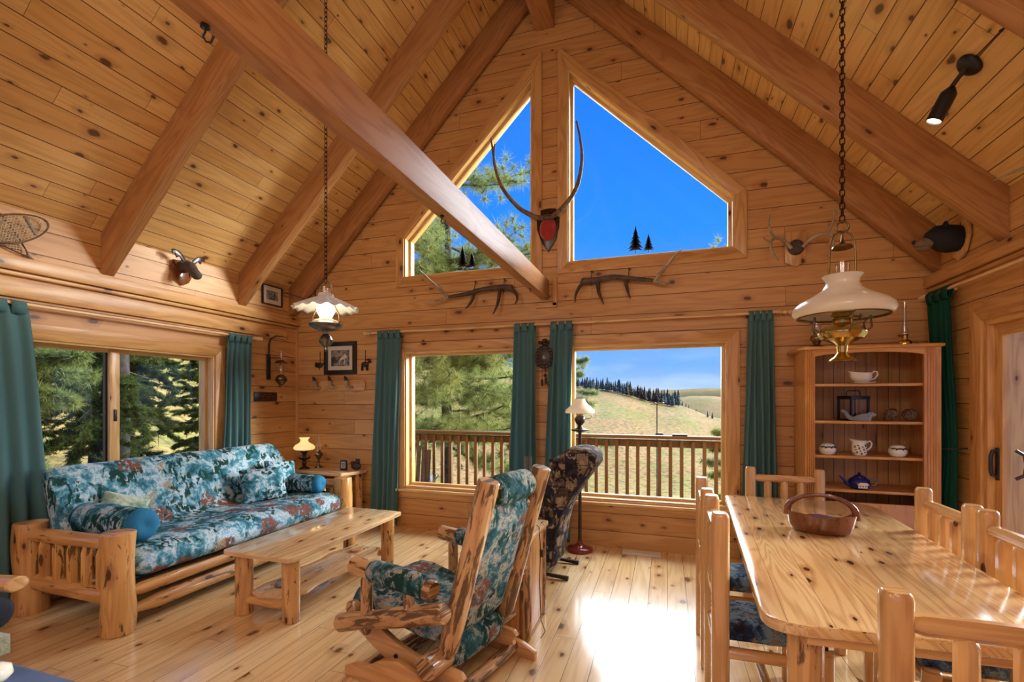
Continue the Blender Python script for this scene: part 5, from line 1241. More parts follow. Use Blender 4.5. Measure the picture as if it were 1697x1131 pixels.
# hooks under the tie beam
def cup_hook(label, x, y, s):
    m = MB(); m.lathe([(0.0, 0.0), (0.028 * s, -0.002), (0.03 * s, -0.008), (0.016 * s, -0.02 * s), (0.01 * s, -0.035 * s)], seg=16)
    m.tube([(0, 0, -0.02 * s), (0.0, 0, -0.05 * s), (-0.02 * s, 0.0, -0.07 * s), (-0.015 * s, 0.02 * s, -0.095 * s), (0.015 * s, 0.03 * s, -0.10 * s), (0.03 * s, 0.03 * s, -0.08 * s), (0.034 * s, 0.035 * s, -0.06 * s)], [0.008 * s] * 6 + [0.010 * s], 8)
    tag(m.build('ceiling_hook', M['black'], loc=(x, y, 2.556), smooth=60), label, 'hook')
cup_hook('large black hook under the near end of the long tie beam', -1.232, 0.98, 0.42)
cup_hook('black hook under the middle of the tie beam, before the left gable window', -1.215, 2.42, 0.42)
cup_hook('tiny black hook under the far end of the tie beam near the gable wall', -1.22, 4.28, 0.3)
# metal tree silhouettes on the sills
def mtree(m, x, z0, h, w):
    m.box((x, 0, z0 + h * 0.5), (0.006, 0.004, h))
    n_ = 9
    for k in range(n_):
        z = z0 + h * (0.12 + 0.86 * k / n_); ww = w * (1 - k / n_) * (1.0 if k % 2 else 0.8) + 0.006
        m.prism([(x - ww, z - h * 0.02), (x, z + h * 0.24), (x + ww, z - h * 0.02), (x + ww * 0.4, z + h * 0.02), (x - ww * 0.4, z + h * 0.02)], -0.002, 0.002, 'y', 0, 0)
def trees(label, x, spec, extra=False):
    t = empty('metal_tree_silhouette', (x, W + 0.03, 2.962), 0, label, 'ornament')
    for q in spec: m = MB(); mtree(m, *q); m.build('fir_tree', M['black'], t, smooth=0)
    if extra:
        m = MB(); m.box((0.07, 0, 0.035), (0.07, 0.003, 0.028)); m.box((0.11, 0, 0.055), (0.02, 0.003, 0.025))
        for q in (0.045, 0.06, 0.085, 0.10): m.box((q, 0, 0.012), (0.005, 0.003, 0.024))
        m.build('moose', M['black'], t, smooth=0)
trees('black metal fir trees with a moose on the sill of the left gable window', -2.17, ((0.0, 0.0, 0.25, 0.08), (0.115, 0.0, 0.17, 0.06)), True)
trees('black metal pair of fir trees on the sill of the right gable window', -0.28, ((0.0, 0.0, 0.25, 0.08), (0.125, 0.0, 0.165, 0.055)))
# cuckoo clock
t = empty('cuckoo_clock', (-1.195, W - 0.002, 1.93), 0, 'dark carved cuckoo clock with pine-cone weights between the two middle curtains', 'clock')
m = MB(); m.prism([(-0.07, -0.09), (0.07, -0.09), (0.075, 0.04), (0.0, 0.12), (-0.075, 0.04)], -0.09, 0, 'y', 0.004, 2); m.build('case', M['blackwood'], t)
m = MB()
for i in range(16):
    a = 2 * PI * i / 16; m.sphere((math.cos(a) * 0.078, -0.085, math.sin(a) * 0.10 + 0.01), 0.024, 7, 5, (1, 0.5, 1))
for x, z in ((0, 0.15), (-0.045, 0.165), (0.045, 0.165), (0, 0.185)): m.sphere((x, -0.06, z), 0.025, 7, 5, (1.1, 0.6, 0.8))
m.build('carved_leaves', M['blackwood'], t, smooth=60)
m = MB(); disc(m, (0, -0.092, -0.005), (0, -1, 0), [(0.038, 0), (0.038, 0.004), (0.03, 0.006)]); dl = m.build('dial', M['plaque'], t)
m = MB(); m.box((0, -0.1, 0.008), (0.005, 0.002, 0.03)); m.box((0.009, -0.1, -0.006), (0.02, 0.002, 0.005)); m.build('hands', M['cream'], dl, smooth=0)
for x, z in ((-0.03, -0.22), (0.012, -0.20), (0.04, -0.235)):
    m = MB(); m.tube([(x, -0.05, -0.09), (x, -0.05, z)], 0.002, 4); m.tube([(x, -0.05, z), (x, -0.05, z - 0.015), (x, -0.05, z - 0.06), (x, -0.05, z - 0.075)], [0.006, 0.014, 0.012, 0.003], 8); m.build('cone_weight', M['blackwood'], t)
m = MB(); m.tube([(0.0, -0.03, -0.09), (0, -0.03, -0.17)], 0.002, 4); m.sphere((0, -0.03, -0.18), 0.018, 8, 6, (1, 0.3, 1)); m.build('pendulum', M['blackwood'], t)
# floor register
t = empty('floor_register', (-0.215, 4.69, 0.0), R(0), 'cream metal heating register in the floor under the hillside window', 'floor vent')
m = MB(); m.box((0, 0, 0.006), (0.36, 0.12, 0.012), bev=0.003); m.build('frame', M['ventmetal'], t)
m = MB()
for k in range(20): m.box((-0.155 + k * 0.0163, 0, 0.0125), (0.006, 0.085, 0.002))
m.build('louvres', M['cream'], t, smooth=0)

# ---------------------------------------------------------------- lamps on furniture
t = empty('floor_lamp', (-0.80, 4.60, 0), 0, 'floor lamp with a cherry red base and white glass shade before the hillside window', 'floor lamp')
m = MB(); m.lathe([(0.125, 0.0), (0.13, 0.012), (0.125, 0.03), (0.09, 0.042), (0.05, 0.055), (0.025, 0.075), (0.02, 0.10)], seg=32); m.build('base', M['lampbase'], t, smooth=60)
m = MB(); m.tube([(0, 0, 0.09), (0, 0, 1.19)], 0.017, 14); m.build('pole', M['plaque'], t)
m = MB(); m.lathe([(0.015, 1.17), (0.085, 1.19), (0.088, 1.20), (0.03, 1.215), (0.02, 1.24), (0.045, 1.27), (0.052, 1.30), (0.045, 1.325), (0.03, 1.34)], seg=26); m.build('font', M['blackwood'], t, smooth=60)
m = MB(); m.lathe([(0.03, 1.335), (0.033, 1.36), (0.026, 1.39)], seg=20); m.build('burner', M['brass'], t)
m = MB()
for a in (0, 2.1, 4.2): m.tube([(math.cos(a) * r, math.sin(a) * r, z) for r, z in ((0.03, 1.30), (0.10, 1.31), (0.12, 1.34), (0.115, 1.365))], 0.003, 6)
m.build('shade_arms', M['oldbrass'], t)
m = MB(); m.lathe([(0.142, 1.362), (0.146, 1.37), (0.14, 1.395), (0.105, 1.425), (0.07, 1.455), (0.052, 1.485), (0.05, 1.505), (0.046, 1.505), (0.048, 1.483), (0.066, 1.452), (0.10, 1.421), (0.135, 1.392), (0.138, 1.37)], seg=40, closed=True); m.build('lamp_shade', M['milk_dim'], t, smooth=60)
m = MB(); m.lathe([(0.024, 1.39), (0.025, 1.57)], seg=18, closed=True); m.build('chimney', M['chimney'], t)
lamp('floor_lamp_bulb', 'POINT', (-0.80, 4.60, 1.38), 1.2, (1.0, 0.75, 0.45), shadow_soft_size=0.03)
t = empty('table_lamp', (-4.10, 4.53, 0.668), 0, 'lit milk-glass oil-style lamp with a dark turned base on the corner end table', 'table lamp')
m = MB(); m.lathe([(0.062, 0.0), (0.06, 0.012), (0.03, 0.025), (0.018, 0.045), (0.03, 0.065), (0.018, 0.085), (0.022, 0.10), (0.065, 0.12), (0.072, 0.14), (0.05, 0.155), (0.022, 0.165), (0.025, 0.185), (0.04, 0.20), (0.045, 0.215)], seg=26); m.build('base', M['blackwood'], t, smooth=60)
m = MB(); m.lathe([(0.04, 0.205), (0.05, 0.225), (0.035, 0.235)], seg=24); m.build('burner_collar', M['cream'], t)
m = MB(); m.lathe([(0.10, 0.228), (0.118, 0.24), (0.12, 0.26), (0.10, 0.285), (0.065, 0.305), (0.045, 0.325), (0.042, 0.345), (0.052, 0.365), (0.062, 0.372)], seg=40, wave=0.03, nw=12); m.build('lamp_shade', M['milk_lit'], t, smooth=60)
m = MB(); m.lathe([(0.022, 0.33), (0.022, 0.39)], seg=16, closed=True); m.build('chimney', M['chimney'], t)
lamp('table_lamp_bulb', 'POINT', (-4.10, 4.53, 0.668 + 0.20), 2.5, (1.0, 0.70, 0.38), shadow_soft_size=0.04)
t = empty('oil_lamp', (-4.01, 4.67, 0.668), 0, 'small unlit dark oil lamp behind the lit lamp on the corner end table', 'oil lamp')
m = MB(); m.lathe([(0.05, 0.0), (0.048, 0.01), (0.02, 0.02), (0.012, 0.05), (0.012, 0.10), (0.03, 0.125), (0.05, 0.15), (0.048, 0.175), (0.02, 0.19), (0.022, 0.21)], seg=22); m.build('base', M['pewter'], t, smooth=60)
m = MB(); m.lathe([(0.02, 0.21), (0.03, 0.24), (0.018, 0.29), (0.015, 0.42)], seg=16, closed=True); m.build('chimney', M['chimney'], t, smooth=60)
t = empty('weather_clock', (-3.56, 4.56, 0.667), R(12), 'small black upright digital weather clock on the corner end table', 'clock')
m = MB(); m.box((0, 0, 0.062), (0.085, 0.03, 0.12), bev=0.012); m.build('case', M['rubber'], t)
m = MB(); m.box((0, -0.016, 0.067), (0.055, 0.003, 0.075)); sc_ = m.build('screen', M['screen'], t, smooth=0)
text('38.6', 0.026, 'digits', 'rubber', sc_, (0, -0.0185, 0.072), (PI / 2, 0, 0)); text('72', 0.026, 'digits', 'rubber', sc_, (0, -0.0185, 0.043), (PI / 2, 0, 0))
t = empty('bear_figurine', (-3.42, 4.60, 0.667), 0, 'small dark carved animal figurine beside the weather clock on the corner end table', 'figurine')
m = MB(); m.sphere((0, 0, 0.055), 0.055, 14, 10, (1.1, 0.8, 0.9)); m.sphere((0.03, -0.01, 0.11), 0.028, 10, 8); m.sphere((-0.05, 0, 0.085), 0.025, 8, 6)
for sg in (-1, 1): m.sphere((0.03 + sg * 0.018, -0.01, 0.135), 0.009, 6, 5)
m.build('body', M['blackwood'], t, smooth=60)
t = empty('oil_lamp', (-1.31, 4.52, 0.582), 0, 'oil lamp with a white ruffled bowl on the small table by the curtains', 'oil lamp')
m = MB(); m.lathe([(0.055, 0.0), (0.04, 0.02), (0.035, 0.03), (0.085, 0.05), (0.115, 0.075), (0.12, 0.10), (0.09, 0.13), (0.05, 0.145)], seg=48, wave=0.03, nw=16); m.build('bowl', M['milk'], t, smooth=60)
m = MB(); m.lathe([(0.045, 0.145), (0.042, 0.2), (0.04, 0.34)], seg=20, closed=True); m.build('chimney', M['chimney'], t)

# ---------------------------------------------------------------- things in and on the hutch
def at_shelf(i): return SH[i]
t = empty('gravy_boat', (1.51, 4.45, SH[0]), 0, 'white gravy boat on an oval saucer on the top shelf of the hutch', 'gravy boat')
m = MB(); m.lathe([(0.05, 0.0), (0.09, 0.006), (0.10, 0.012), (0.06, 0.008)], seg=28); m.build('saucer', M['white'], t, smooth=60)
m = MB(); rings = []
for k, (r, z) in enumerate(((0.035, 0.012), (0.05, 0.025), (0.058, 0.05), (0.056, 0.075), (0.06, 0.088))):
    rings.append([(math.cos(a) * r * 1.2 - (0.028 * k / 4 * max(0, -math.cos(a)) ** 3), math.sin(a) * r * 0.75, z + (0.012 * k / 4 * max(0, -math.cos(a)) ** 2)) for a in (2 * PI * i / 28 for i in range(28))])
m.ring_sweep(rings, True, True); m.build('body', M['white'], t, smooth=60)
m = MB(); m.tube([(0.06, 0, 0.03), (0.085, 0, 0.04), (0.105, 0, 0.07), (0.10, 0, 0.095), (0.08, 0, 0.098), (0.066, 0, 0.08)], 0.006, 8); m.build('handle', M['white'], t, smooth=60)
t = empty('candle_lantern', (1.475, 4.53, SH[1]), R(20), 'black square candle lantern with glass sides on the second hutch shelf', 'lantern')
m = MB()
for sx in (-1, 1):
    for sy in (-1, 1): m.box((sx * 0.07, sy * 0.07, 0.095), (0.014, 0.014, 0.19))
m.box((0, 0, 0.006), (0.16, 0.16, 0.012)); m.box((0, 0, 0.188), (0.16, 0.16, 0.03), bev=0.004); m.build('cage', M['black'], t)
m = MB(); m.box((0, 0, 0.095), (0.135, 0.135, 0.165)); m.build('glass_sides', M['chimney'], t, smooth=0)
m = MB(); m.tube([(-0.06, 0, 0.20), (-0.055, 0, 0.235), (-0.045, 0, 0.245), (0.045, 0, 0.245), (0.055, 0, 0.235), (0.06, 0, 0.20)], 0.004, 6); m.build('handle', M['black'], t)
t = empty('squirrel_cutout', (1.475, 4.425, SH[1]), 0, 'flat grey wooden squirrel cutout in front of the candle lantern', 'ornament')
m = MB(); m.prism([(x * 1.0, z) for x, z in ((-0.125, 0.085), (-0.11, 0.095), (-0.085, 0.085), (-0.06, 0.05), (-0.04, 0.03), (-0.01, 0.045), (0.03, 0.06), (0.06, 0.062), (0.075, 0.075), (0.085, 0.07), (0.09, 0.08), (0.10, 0.07), (0.125, 0.055), (0.12, 0.045), (0.095, 0.035), (0.085, 0.012), (0.09, 0.0), (-0.02, 0.0), (-0.055, 0.003), (-0.085, 0.025), (-0.10, 0.06), (-0.12, 0.068))], -0.008, 0.008, 'y', 0.002, 0); m.build('cutout', M['pewter'], t, smooth=0)
for i, (x, lb) in enumerate(((1.705, 'woven twig ball ornament on the second hutch shelf, left of its twin'), (1.825, 'woven twig ball ornament on the second hutch shelf, nearest the right stile'))):
    m = MB(); rnd = random.Random(i)
    for k in range(26):
        n_ = Vector((rnd.uniform(-1, 1), rnd.uniform(-1, 1), rnd.uniform(-1, 1))).normalized(); a = n_.orthogonal().normalized(); b = n_.cross(a); rr = rnd.uniform(0.035, 0.05)
        m.tube([(a * math.cos(2 * PI * j / 12) + b * math.sin(2 * PI * j / 12)) * rr + n_ * rnd.uniform(-0.02, 0.02) for j in range(13)], 0.003, 4, False)
    tag(m.build('twig_ball', M['antler'], loc=(x, 4.45, SH[1] + 0.054), smooth=60), lb, 'ornament')
def flowers(m, r, z, n_, a0, a1):
    for k in range(n_):
        a = a0 + (a1 - a0) * k / max(1, n_ - 1); rr = r
        m.sphere((math.cos(a) * rr, math.sin(a) * rr, z + 0.005 * math.sin(k * 2.2)), 0.0075, 6, 5, (1, 1, 0.8))
for x, lb in ((1.265, 'white sugar bowl with floral band at the left of the third hutch shelf'), (1.742, 'white bowl with floral band at the right of the third hutch shelf')):
    t = empty('sugar_bowl', (x, 4.44, SH[2]), 0, lb, 'bowl')
    m = MB(); m.lathe([(0.032, 0.0), (0.05, 0.012), (0.06, 0.035), (0.06, 0.055), (0.05, 0.075), (0.045, 0.085), (0.049, 0.092), (0.043, 0.09), (0.04, 0.08)], seg=30); m.build('body', M['white'], t, smooth=60)
    m = MB(); flowers(m, 0.057, 0.066, 9, -2.5, -0.6); m.tube([(math.cos(a) * 0.056, math.sin(a) * 0.056, 0.068) for a in [-2.9 + 2.7 * k / 14 for k in range(15)]], 0.002, 4); m.build('floral_band', M['farfir'], t)
    m = MB(); m.tube([(math.cos(2 * PI * k / 24) * 0.048, math.sin(2 * PI * k / 24) * 0.048, 0.092) for k in range(25)], 0.0018, 5); m.build('rim_line', M['lampbase'], t)
t = empty('milk_pitcher', (1.49, 4.44, SH[2]), 0, 'small white pitcher with brown leaf pattern in the middle of the third hutch shelf', 'pitcher')
m = MB(); rings = []
for k, (r, z) in enumerate(((0.035, 0.0), (0.045, 0.01), (0.052, 0.04), (0.048, 0.075), (0.042, 0.10), (0.048, 0.12), (0.052, 0.125))):
    rings.append([(math.cos(a) * r - 0.03 * (k / 6) ** 2 * max(0, -math.cos(a)) ** 4, math.sin(a) * r, z + 0.012 * (k / 6) ** 2 * max(0, -math.cos(a)) ** 3) for a in (2 * PI * i / 26 for i in range(26))])
m.ring_sweep(rings); m.build('body', M['white'], t, smooth=60)
m = MB(); m.tube([(0.045, 0, 0.105), (0.07, 0, 0.12), (0.082, 0, 0.10), (0.075, 0, 0.07), (0.05, 0, 0.045)], 0.006, 8); m.build('handle', M['white'], t, smooth=60)
m = MB()
for k in range(16): a = -2.7 + 2.3 * (k / 15); m.sphere((math.cos(a) * 0.049, math.sin(a) * 0.049, 0.02 + 0.075 * ((k * 5) % 7) / 7), 0.009, 6, 5, (0.8, 0.8, 1.2 if k % 2 else 0.6))
m.build('leaf_pattern', M['tan'], t)
t = empty('teapot', (1.49, 4.45, SH[3]), 0, 'cobalt blue teapot painted with a snowy cottage on the fourth hutch shelf', 'teapot')
M['cobalt'] = plain('cobalt glaze', (0.012, 0.02, 0.16), 0.12, var=0.3, vs=30)
m = MB(); m.lathe([(0.045, 0.0), (0.06, 0.008), (0.075, 0.03), (0.078, 0.05), (0.068, 0.078), (0.045, 0.095), (0.04, 0.098)], seg=32); m.build('body', M['cobalt'], t, smooth=60)
m = MB(); m.lathe([(0.042, 0.097), (0.035, 0.107), (0.015, 0.114), (0.01, 0.118), (0.014, 0.126), (0.008, 0.133), (0, 0.134)], seg=24); m.build('lid', M['cobalt'], t, smooth=60)
m = MB(); m.tube([(-0.06, 0, 0.03), (-0.09, 0, 0.045), (-0.11, 0, 0.075), (-0.135, 0, 0.10)], [0.02, 0.015, 0.010, 0.007], 10); m.build('spout', M['cobalt'], t, smooth=60)
m = MB(); m.tube([(0.065, 0, 0.08), (0.10, 0, 0.09), (0.125, 0, 0.07), (0.115, 0, 0.04), (0.07, 0, 0.025)], 0.006, 8); m.build('handle', M['pewter'], t, smooth=60)
m = MB(); m.box((0.0, -0.068, 0.032), (0.06, 0.022, 0.028), g=0); m.prism([(-0.038, 0.044), (-0.02, 0.062), (0.026, 0.062), (0.042, 0.044)], -0.085, -0.06, 'y', 0, 0); c_ = m.build('painted_cottage', M['white'], t, smooth=0)
m = MB()
for x in (-0.018, 0.0, 0.018): m.box((x, -0.0795, 0.033), (0.009, 0.002, 0.010))
m.build('painted_windows', M['lampbase'], c_, smooth=0)
t = empty('oil_lamp', (1.205, 4.50, 1.926), 0, 'dark brown oil lamp standing at the left on top of the hutch', 'oil lamp')
m = MB(); m.lathe([(0.055, 0.0), (0.05, 0.015), (0.025, 0.03), (0.03, 0.05), (0.045, 0.07), (0.045, 0.10), (0.02, 0.115), (0.022, 0.14)], seg=24); m.build('base', M['oldbrass'], t, smooth=60)
m = MB(); m.lathe([(0.02, 0.14), (0.033, 0.17), (0.02, 0.23), (0.017, 0.36)], seg=18, closed=True); m.build('chimney', M['chimney'], t, smooth=60)
t = empty('oil_lamp', (1.80, 4.47, 1.926), 0, 'small polished brass lamp with a tall chimney, right on top of the hutch', 'oil lamp')
m = MB(); m.lathe([(0.045, 0.0), (0.046, 0.02), (0.04, 0.035), (0.018, 0.045), (0.02, 0.075), (0.026, 0.085)], seg=24); m.tube([(0.045, 0, 0.03), (0.08, 0, 0.035), (0.085, 0, 0.012), (0.05, 0, 0.006)], 0.004, 6); m.build('base', M['brass'], t, smooth=60)
m = MB(); m.lathe([(0.02, 0.085), (0.022, 0.11), (0.014, 0.17), (0.0125, 0.345)], seg=18, closed=True); m.build('chimney', M['chimney'], t, smooth=60)

# ---------------------------------------------------------------- bottom left corner: armchair arm and blue table
t = empty('log_armchair', (-3.25, 1.18, 0), 0, 'log armchair of which only the arm end and floral cushion show at the left edge', 'armchair')
def q(p): return (p[0] + 3.25, p[1] - 1.18, p[2])
m = MB(); m.log(q((-3.75, 1.26, 0.595)), q((-2.975, 1.40, 0.605)), 0.035, flat=(1.0, 1.5)); m.build('armrest', M['chairwood'], t)
for x, y in ((-3.28, 1.32), (-3.68, 1.25)): m = MB(); m.log(q((x, y, 0)), q((x, y, 0.57)), 0.04); m.build('leg', M['log'], t)
for x, y in ((-3.02, 0.80), (-3.62, 0.70)): m = MB(); m.log(q((x, y, 0)), q((x, y, 0.57)), 0.04); m.build('leg', M['log'], t)
m = MB(); m.cushion(q((-3.16, 1.06, 0.385)), (0.64, 0.50, 0.17), 0.7, edge=0.5); m.build('seat_cushion', M['paleprint'], t, smooth=60)
m = MB(); m.tube([q((-3.5, 1.20, 0.505)), q((-3.1, 1.27, 0.505)), q((-2.93, 1.305, 0.505)), q((-2.915, 1.307, 0.505))], [0.07, 0.075, 0.07, 0.04], 18); m.build('arm_bolster', M['navy'], t, smooth=60)
m = MB(); m.cushion(q((-3.68, 1.0, 0.68)), (0.5, 0.5, 0.15), 0.7, rot=(0, R(75), 0), edge=0.5); m.build('back_cushion', M['paleprint'], t, smooth=60)
t = empty('blue_table', (-2.38, 0.895, 0), R(0), 'low slate blue painted table cut off by the bottom left corner', 'side table')
m = MB(); m.prism(rounded([(-0.35, -0.25), (0.32, -0.25), (0.32, 0.25), (-0.35, 0.25)], 0.02), 0.42, 0.45, 'z', 0.005, 0); m.build('table_top', M['bluetable'], t)
for sx in (-0.30, 0.27):
    for sy in (-0.2, 0.2): m = MB(); m.box((sx, sy, 0.21), (0.045, 0.045, 0.42), bev=0.004); m.build('leg', M['bluetable'], t)
m = MB(); m.lathe([(0.03, 0.0), (0.045, 0.02), (0.04, 0.05), (0.015, 0.065), (0.0, 0.066)], seg=22); tag(m.build('white_jar', M['white'], loc=(-2.36, 1.05, 0.452), smooth=60), 'round white jar on the blue table in the bottom left corner', 'jar')
# ---------------------------------------------------------------- deck and railing
m = MB()
for k in range(12): m.box((-1.0, 5.08 + k * 0.145, -0.12), (13.0, 0.138, 0.035), g=0)
S(m.build('deck_floor', M['concrete'], smooth=0))
m = MB()
for k in range(20): m.box((2.40 + k * 0.145, 1.5, -0.12), (0.138, 7.0, 0.035), g=1)
S(m.build('deck_floor', M['concrete'], smooth=0))
t = empty('deck_railing', (-0.5, 6.0, 0), 0, 'brown wooden deck railing with square balusters outside the gable windows', 'railing')
m = MB(); m.box((0, 0, 1.035), (9.6, 0.14, 0.038), bev=0.004); m.build('cap_rail', M['deck'], t)
m = MB(); m.box((0, 0.035, 0.955), (9.6, 0.038, 0.09), bev=0.003); m.build('top_rail', M['deck'], t)
m = MB(); m.box((0, 0.035, 0.03), (9.6, 0.038, 0.09), bev=0.003); m.build('bottom_rail', M['deck'], t)
proto = None
for k in range(70):
    x = -4.3 + k * 0.128
    if proto is None: m = MB(); m.box((0, 0, 0.49), (0.042, 0.036, 1.0), bev=0.002); proto = m.build('baluster', M['deck'], t); o = proto
    else: o = proto.copy(); COL.objects.link(o); o.parent = t
    o.location = (x, 0, 0)
for x in (-5.2, -1.65, 4.3): m = MB(); m.box((x + 0.3, 0.0, 0.46), (0.088, 0.088, 1.1), bev=0.004); m.build('post', M['deck'], t)
# chair on the deck, only its slatted back shows low in the pine window
t = empty('deck_chair', (-3.25, 5.55, -0.10), R(200), 'dark slatted deck chair outside, low at the left of the pine tree window', 'chair')
m = MB()
for k in range(7): m.box((-0.21 + k * 0.07, -0.12, 0.60), (0.055, 0.02, 0.62 + 0.06 * (3 - abs(k - 3))), (R(18), 0, 0), 0.004)
m.build('back_slats', M['plaque'], t)
m = MB(); m.box((0, 0.15, 0.34), (0.5, 0.45, 0.03), (R(-8), 0, 0)); m.build('seat', M['plaque'], t)
for sx in (-1, 1):
    m = MB(); m.box((sx * 0.3, 0.15, 0.55), (0.10, 0.6, 0.025)); m.build('arm', M['plaque'], t)
    m = MB(); m.box((sx * 0.27, 0.36, 0.27), (0.03, 0.09, 0.54)); m.build('leg', M['plaque'], t)
    m = MB(); m.box((sx * 0.27, -0.05, 0.2), (0.03, 0.09, 0.45), (R(25), 0, 0)); m.build('leg', M['plaque'], t)
# roof post and tub outside the sliding door
m = MB(); m.box((2.95, 4.85, 1.2), (0.14, 0.14, 2.6), bev=0.006); S(m.build('deck_pillar', M['post']), 'porch post outside the sliding door')
t = empty('planter_tub', (3.55, 5.3, -0.10), 0, 'grey tub with a teal rim on the deck beyond the sliding door glass', 'planter')
m = MB(); m.lathe([(0.40, 0.0), (0.46, 0.5), (0.48, 0.95), (0.44, 0.95)], seg=24); m.build('tub', M['tub'], t)
m = MB(); m.lathe([(0.44, 0.95), (0.50, 0.955), (0.50, 1.0), (0.44, 1.0)], seg=24); m.build('rim', M['tealpaint'], t)

# ---------------------------------------------------------------- hills
def lerp_tab(tab, v):
    if v <= tab[0][0]: return tab[0][1]
    for (a, b), (c, d) in zip(tab, tab[1:]):
        if v <= c: s_ = (v - a) / (c - a); s_ = s_ * s_ * (3 - 2 * s_); return b + (d - b) * s_
    return tab[-1][1]
def sm(a, b, v): s_ = max(0.0, min(1.0, (v - a) / (b - a))); return s_ * s_ * (3 - 2 * s_)
# ridge crest: tangent of the elevation seen from the house, by bearing (degrees right of straight out)
CREST = [(-80, 0.34), (-45, 0.20), (-28, 0.12), (-18, 0.07), (-10.3, 0.029), (-7.8, 0.022), (1.2, -0.012), (5.7, -0.038), (10, -0.058), (20, -0.06), (60, -0.03)]
def ground(x, y):
    d = math.hypot(x, y); b = math.degrees(math.atan2(x, y))
    crest = lerp_tab(CREST, b); dc = 95.0
    near = -1.7 - 0.11 * min(d, 42) + 2.4 * sm(-28, -55, b) * sm(6, 22, d) + 4.5 * sm(-35, -70, b) * sm(12, 40, d)
    zc = 1.5 + crest * dc
    if d < 30: z = near
    elif d < dc: s_ = (d - 30) / (dc - 30); z = near + (zc - near) * (s_ ** 1.05)
    else: z = zc - (d - dc) * (0.10 if b > -15 else 0.02)
    z += 0.25 * noise.noise(Vector((x * 0.12, y * 0.12, 0))) * min(1, d / 15) + 0.06 * noise.noise(Vector((x * 0.6, y * 0.6, 2)))
    return z
m = MB(); bm = m.bm; NR, NA = 110, 150; V = []
for i in range(NR + 1):
    d = 3.0 + 157 * (i / NR) ** 1.8; row = []
    for j in range(NA + 1):
        a = R(-112 + 190 * j / NA); x, y = math.sin(a) * d, math.cos(a) * d
        row.append(bm.verts.new((x, y, ground(x, y) - (1.5 if d < 9 and y < 8 and abs(x) < 6 else 0))))
    V.append(row)
for i in range(NR):
    for j in range(NA): bm.faces.new((V[i][j], V[i + 1][j], V[i + 1][j + 1], V[i][j + 1]))
bmesh.ops.recalc_face_normals(bm, faces=list(bm.faces))
S(m.build('hillside_ground', M['hill'], smooth=80))
def ridge(name, b0, b1, dist, crest_fn, depth=-30, mat_='hill'):
    m = MB(); bm = m.bm; V = []; n_ = 60
    for k, (dd, f) in enumerate(((-120, None), (-60, 0.6), (-20, 0.9), (0, 1.0), (40, 0.98))):
        row = []
        for j in range(n_ + 1):
            b = b0 + (b1 - b0) * j / n_; a = R(b); d = dist + dd; c = crest_fn(b)
            z = depth if f is None else depth + (1.5 + c * dist - depth) * f
            row.append(bm.verts.new((math.sin(a) * d, math.cos(a) * d, z + 0.8 * noise.noise(Vector((b * 1.3, k, 0))))))
        V.append(row)
    for r0, r1 in zip(V, V[1:]):
        for j in range(n_): bm.faces.new((r0[j], r1[j], r1[j + 1], r0[j + 1]))
    bmesh.ops.recalc_face_normals(bm, faces=list(bm.faces)); return S(m.build(name, M[mat_], smooth=80))
ridge('far_hill', -10, 60, 330, lambda b: 0.004 + 0.006 * math.sin(b * 0.5) - 0.0012 * abs(b - 6))
ridge('far_hill', -5, 60, 560, lambda b: 0.022 - 0.0007 * abs(b - 5), -60)
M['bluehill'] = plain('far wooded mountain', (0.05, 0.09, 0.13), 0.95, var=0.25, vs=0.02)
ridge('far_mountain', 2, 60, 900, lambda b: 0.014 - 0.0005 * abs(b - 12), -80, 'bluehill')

# ---------------------------------------------------------------- conifers on the ridge
def far_tree_mesh(seedv):
    rnd = random.Random(seedv); m = MB(); n_ = 7
    m.tube([(0, 0, -0.3), (0, 0, 0.95)], [0.02, 0.005], 5)
    for k in range(n_):
        z = 0.10 + 0.80 * k / n_; r = 0.20 * (1 - k / n_) ** 0.8 + 0.015; rr = [(0, 0)]
        sg = 9
        ring0 = [(math.cos(2 * PI * i / sg + k) * r * rnd.uniform(0.6, 1.2), math.sin(2 * PI * i / sg + k) * r * rnd.uniform(0.6, 1.2), z + rnd.uniform(-0.03, 0.02)) for i in range(sg)]
        ring1 = [(math.cos(2 * PI * i / sg + k) * 0.012, math.sin(2 * PI * i / sg + k) * 0.012, z + 0.20) for i in range(sg)]
        m.ring_sweep([ring0, ring1])
    return m.build('conifer', M['farfir'], smooth=60)
protos = [far_tree_mesh(i) for i in range(4)]; used = set(); rnd = random.Random(11)
def put_tree(b, d, h, label, grp):
    k = rnd.randrange(4); o = protos[k]
    if k in used: o = o.copy(); COL.objects.link(o)
    used.add(k); x, y = math.sin(R(b)) * d, math.cos(R(b)) * d
    o.location = (x, y, ground(x, y) if d < 160 else -8); s_ = h * rnd.uniform(0.8, 1.15); o.scale = (s_ * 0.95, s_ * 0.95, s_); o.rotation_euler = (0, 0, rnd.uniform(0, 6))
    tag(o, label, 'tree', grp)
for k in range(150):
    f = k / 149; b = -10.8 + 12.2 * f + rnd.uniform(-0.1, 0.1); put_tree(b, 96 + rnd.uniform(-4, 10), 1.9 + 1.1 * f, 'dark conifer in the long row along the grassy ridge', 'conifers along the ridge')
for b, d, h in ((1.9, 96, 0.9), (2.3, 95, 0.8), (2.6, 95, 0.7), (3.4, 94, 0.7), (4.6, 93, 1.1), (5.1, 93, 1.2)): put_tree(b, d, h, 'lone small conifer on the grass right of the ridge row', 'lone conifers right of the row')
for i, p in enumerate(protos):
    if i not in used: bpy.data.objects.remove(p)

